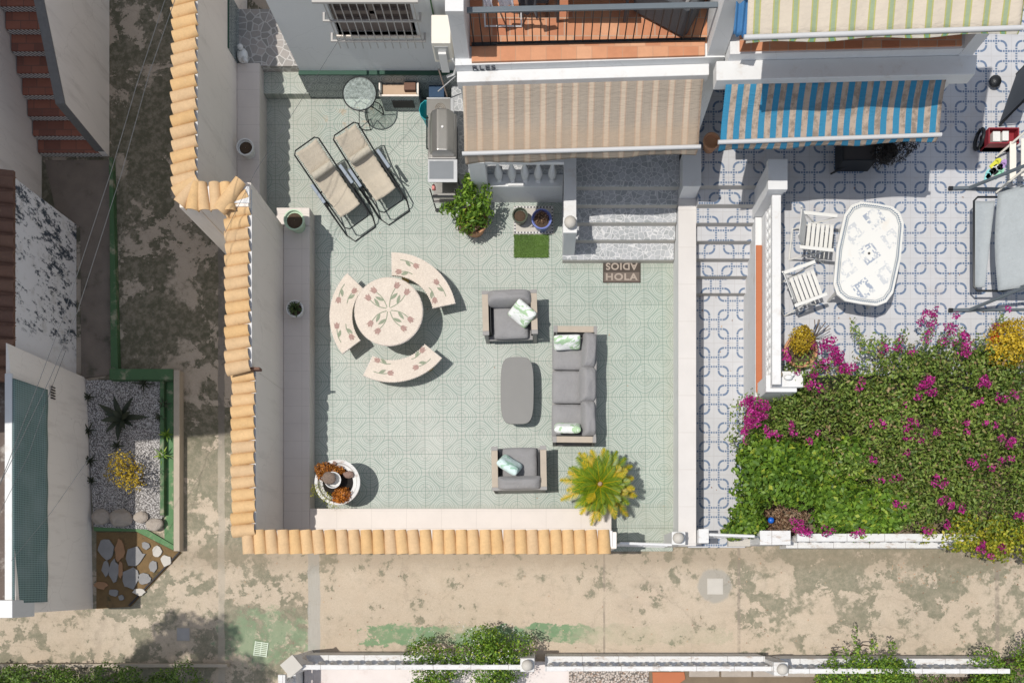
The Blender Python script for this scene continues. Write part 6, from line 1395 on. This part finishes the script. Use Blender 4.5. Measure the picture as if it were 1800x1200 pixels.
c = P(211, 830, .55); mass('yellow_bush', 'yellow flowering bush in the white gravel', 'shrub', [(c.x + dx, c.y + dy, .38, .14, .14, .16) for dx, dy in ((0, 0), (.14, -.08), (-.12, .10), (.05, .14), (-.05, -.14), (.2, .05), (.1, -.2), (-.2, 0), (.0, .28), (.22, -.18), (-.15, .22))], 950, .038, .026, L_yel, 71, .9, GZ, .3)
# tree outside the lower left of the view
tcx, tcy, tz = -9.55, -1.75, 8.7
t = thing('shade_tree', 'tall tree outside the lower left corner throwing its shadow on the lane', 'tree', (tcx - .2, tcy - .5, ZA))
MB().tube([(tcx - .3, tcy - .9, ZA), (tcx - .25, tcy - .8, 3.5), (tcx - .1, tcy - .4, 6.5), (tcx, tcy - .2, 8.4)], [.16, .13, .10, .05], 9).build('trunk', m_bark, t, smooth=True)
r = random.Random(5); bl = [(tcx + u_, tcy + r.uniform(-1.2, .62 - .35 * abs(u_)), tz + r.uniform(-.3, .6), r.uniform(.28, .5), r.uniform(.28, .42), .35) for u_ in [r.uniform(-1.1, 1.5) for _ in range(30)]]
p_, n_ = blob_pts(bl, 16000, 91, .2, 1.1, -1); leaves('crown', p_, n_, .12, .08, L_hedge, t, 6, 1.2); b = MB()
for q in bl: b.tube([(tcx - .05, tcy - .3, 7.4), ((tcx + q[0]) / 2, (tcy + q[1]) / 2, 8.0), q[:3]], [.05, .03, .012], 5)
b.build('limbs', m_bark, t)
# ------------------------------------------------------------------ overhead cables
def cable(lab, pts, r_=.004):
    q = [P(*p) for p in pts]; out = []
    for a, b_ in zip(q, q[1:]): out += [a.lerp(b_, k / 6) for k in range(6)]
    t = MB().tube(out + [q[-1]], r_, 5).build('overhead_cable', m_wire, smooth=True); tag(t, lab, 'cable')
cable('long overhead cable crossing from the alley to the shade net, left one', [(300, -30, 4.6), (240, 150, 4.4), (196, 300, 4.3), (110, 560, 4.2), (50, 720, 4.2), (0, 850, 4.3), (-40, 950, 4.4)])
cable('long overhead cable crossing from the alley to the shade net, right one', [(318, -30, 4.6), (262, 130, 4.4), (215, 300, 4.3), (137, 545, 4.2), (90, 660, 4.2), (20, 810, 4.3), (-40, 930, 4.4)])
cable('thin cable over the pale corner house wall', [(160, 800, 2.2), (90, 900, 2.35), (20, 985, 2.5)], .003)
cable('thin cable hanging from the house across the upper patio', [(602, 60, 2.5), (540, 160, 2.3), (450, 300, 2.3), (395, 410, 2.3)], .003)
cable('thin cable over the left house down to the peeling wall', [(116, 615, 3.2), (78, 715, 3.2), (50, 800, 3.2), (0, 900, 3.4)], .003)

# dry leaves blown over the lane and paths
g_ = np.random.default_rng(12); L_ = []
for x0, x1, y0, y1, z, n in ((-6.5, 8.5, -1.2, .5, ZA + .006, 90), (2.6, 3.4, .8, 5.0, .006, 16), (4.0, 7.5, 3.6, 6.5, ZT + .006, 26), (-3.9, 2.1, 1.3, 6.5, .006, 26), (6.0, 8.5, -.1, .45, ZA + .006, 60)):
    L_.append(np.stack([g_.uniform(x0, x1, n), g_.uniform(y0, y1, n), np.full(n, z)], 1))
P_ = np.concatenate(L_); t = leaves('fallen_leaves', P_, np.tile([0, 0, 1.0], (len(P_), 1)), .035, .020, L_dry, None, 5, .15, fold=.12); tag(t, kind='stuff'); tag(t, 'small dry leaves scattered thinly over the lane and tiled floors', 'fallen leaves')
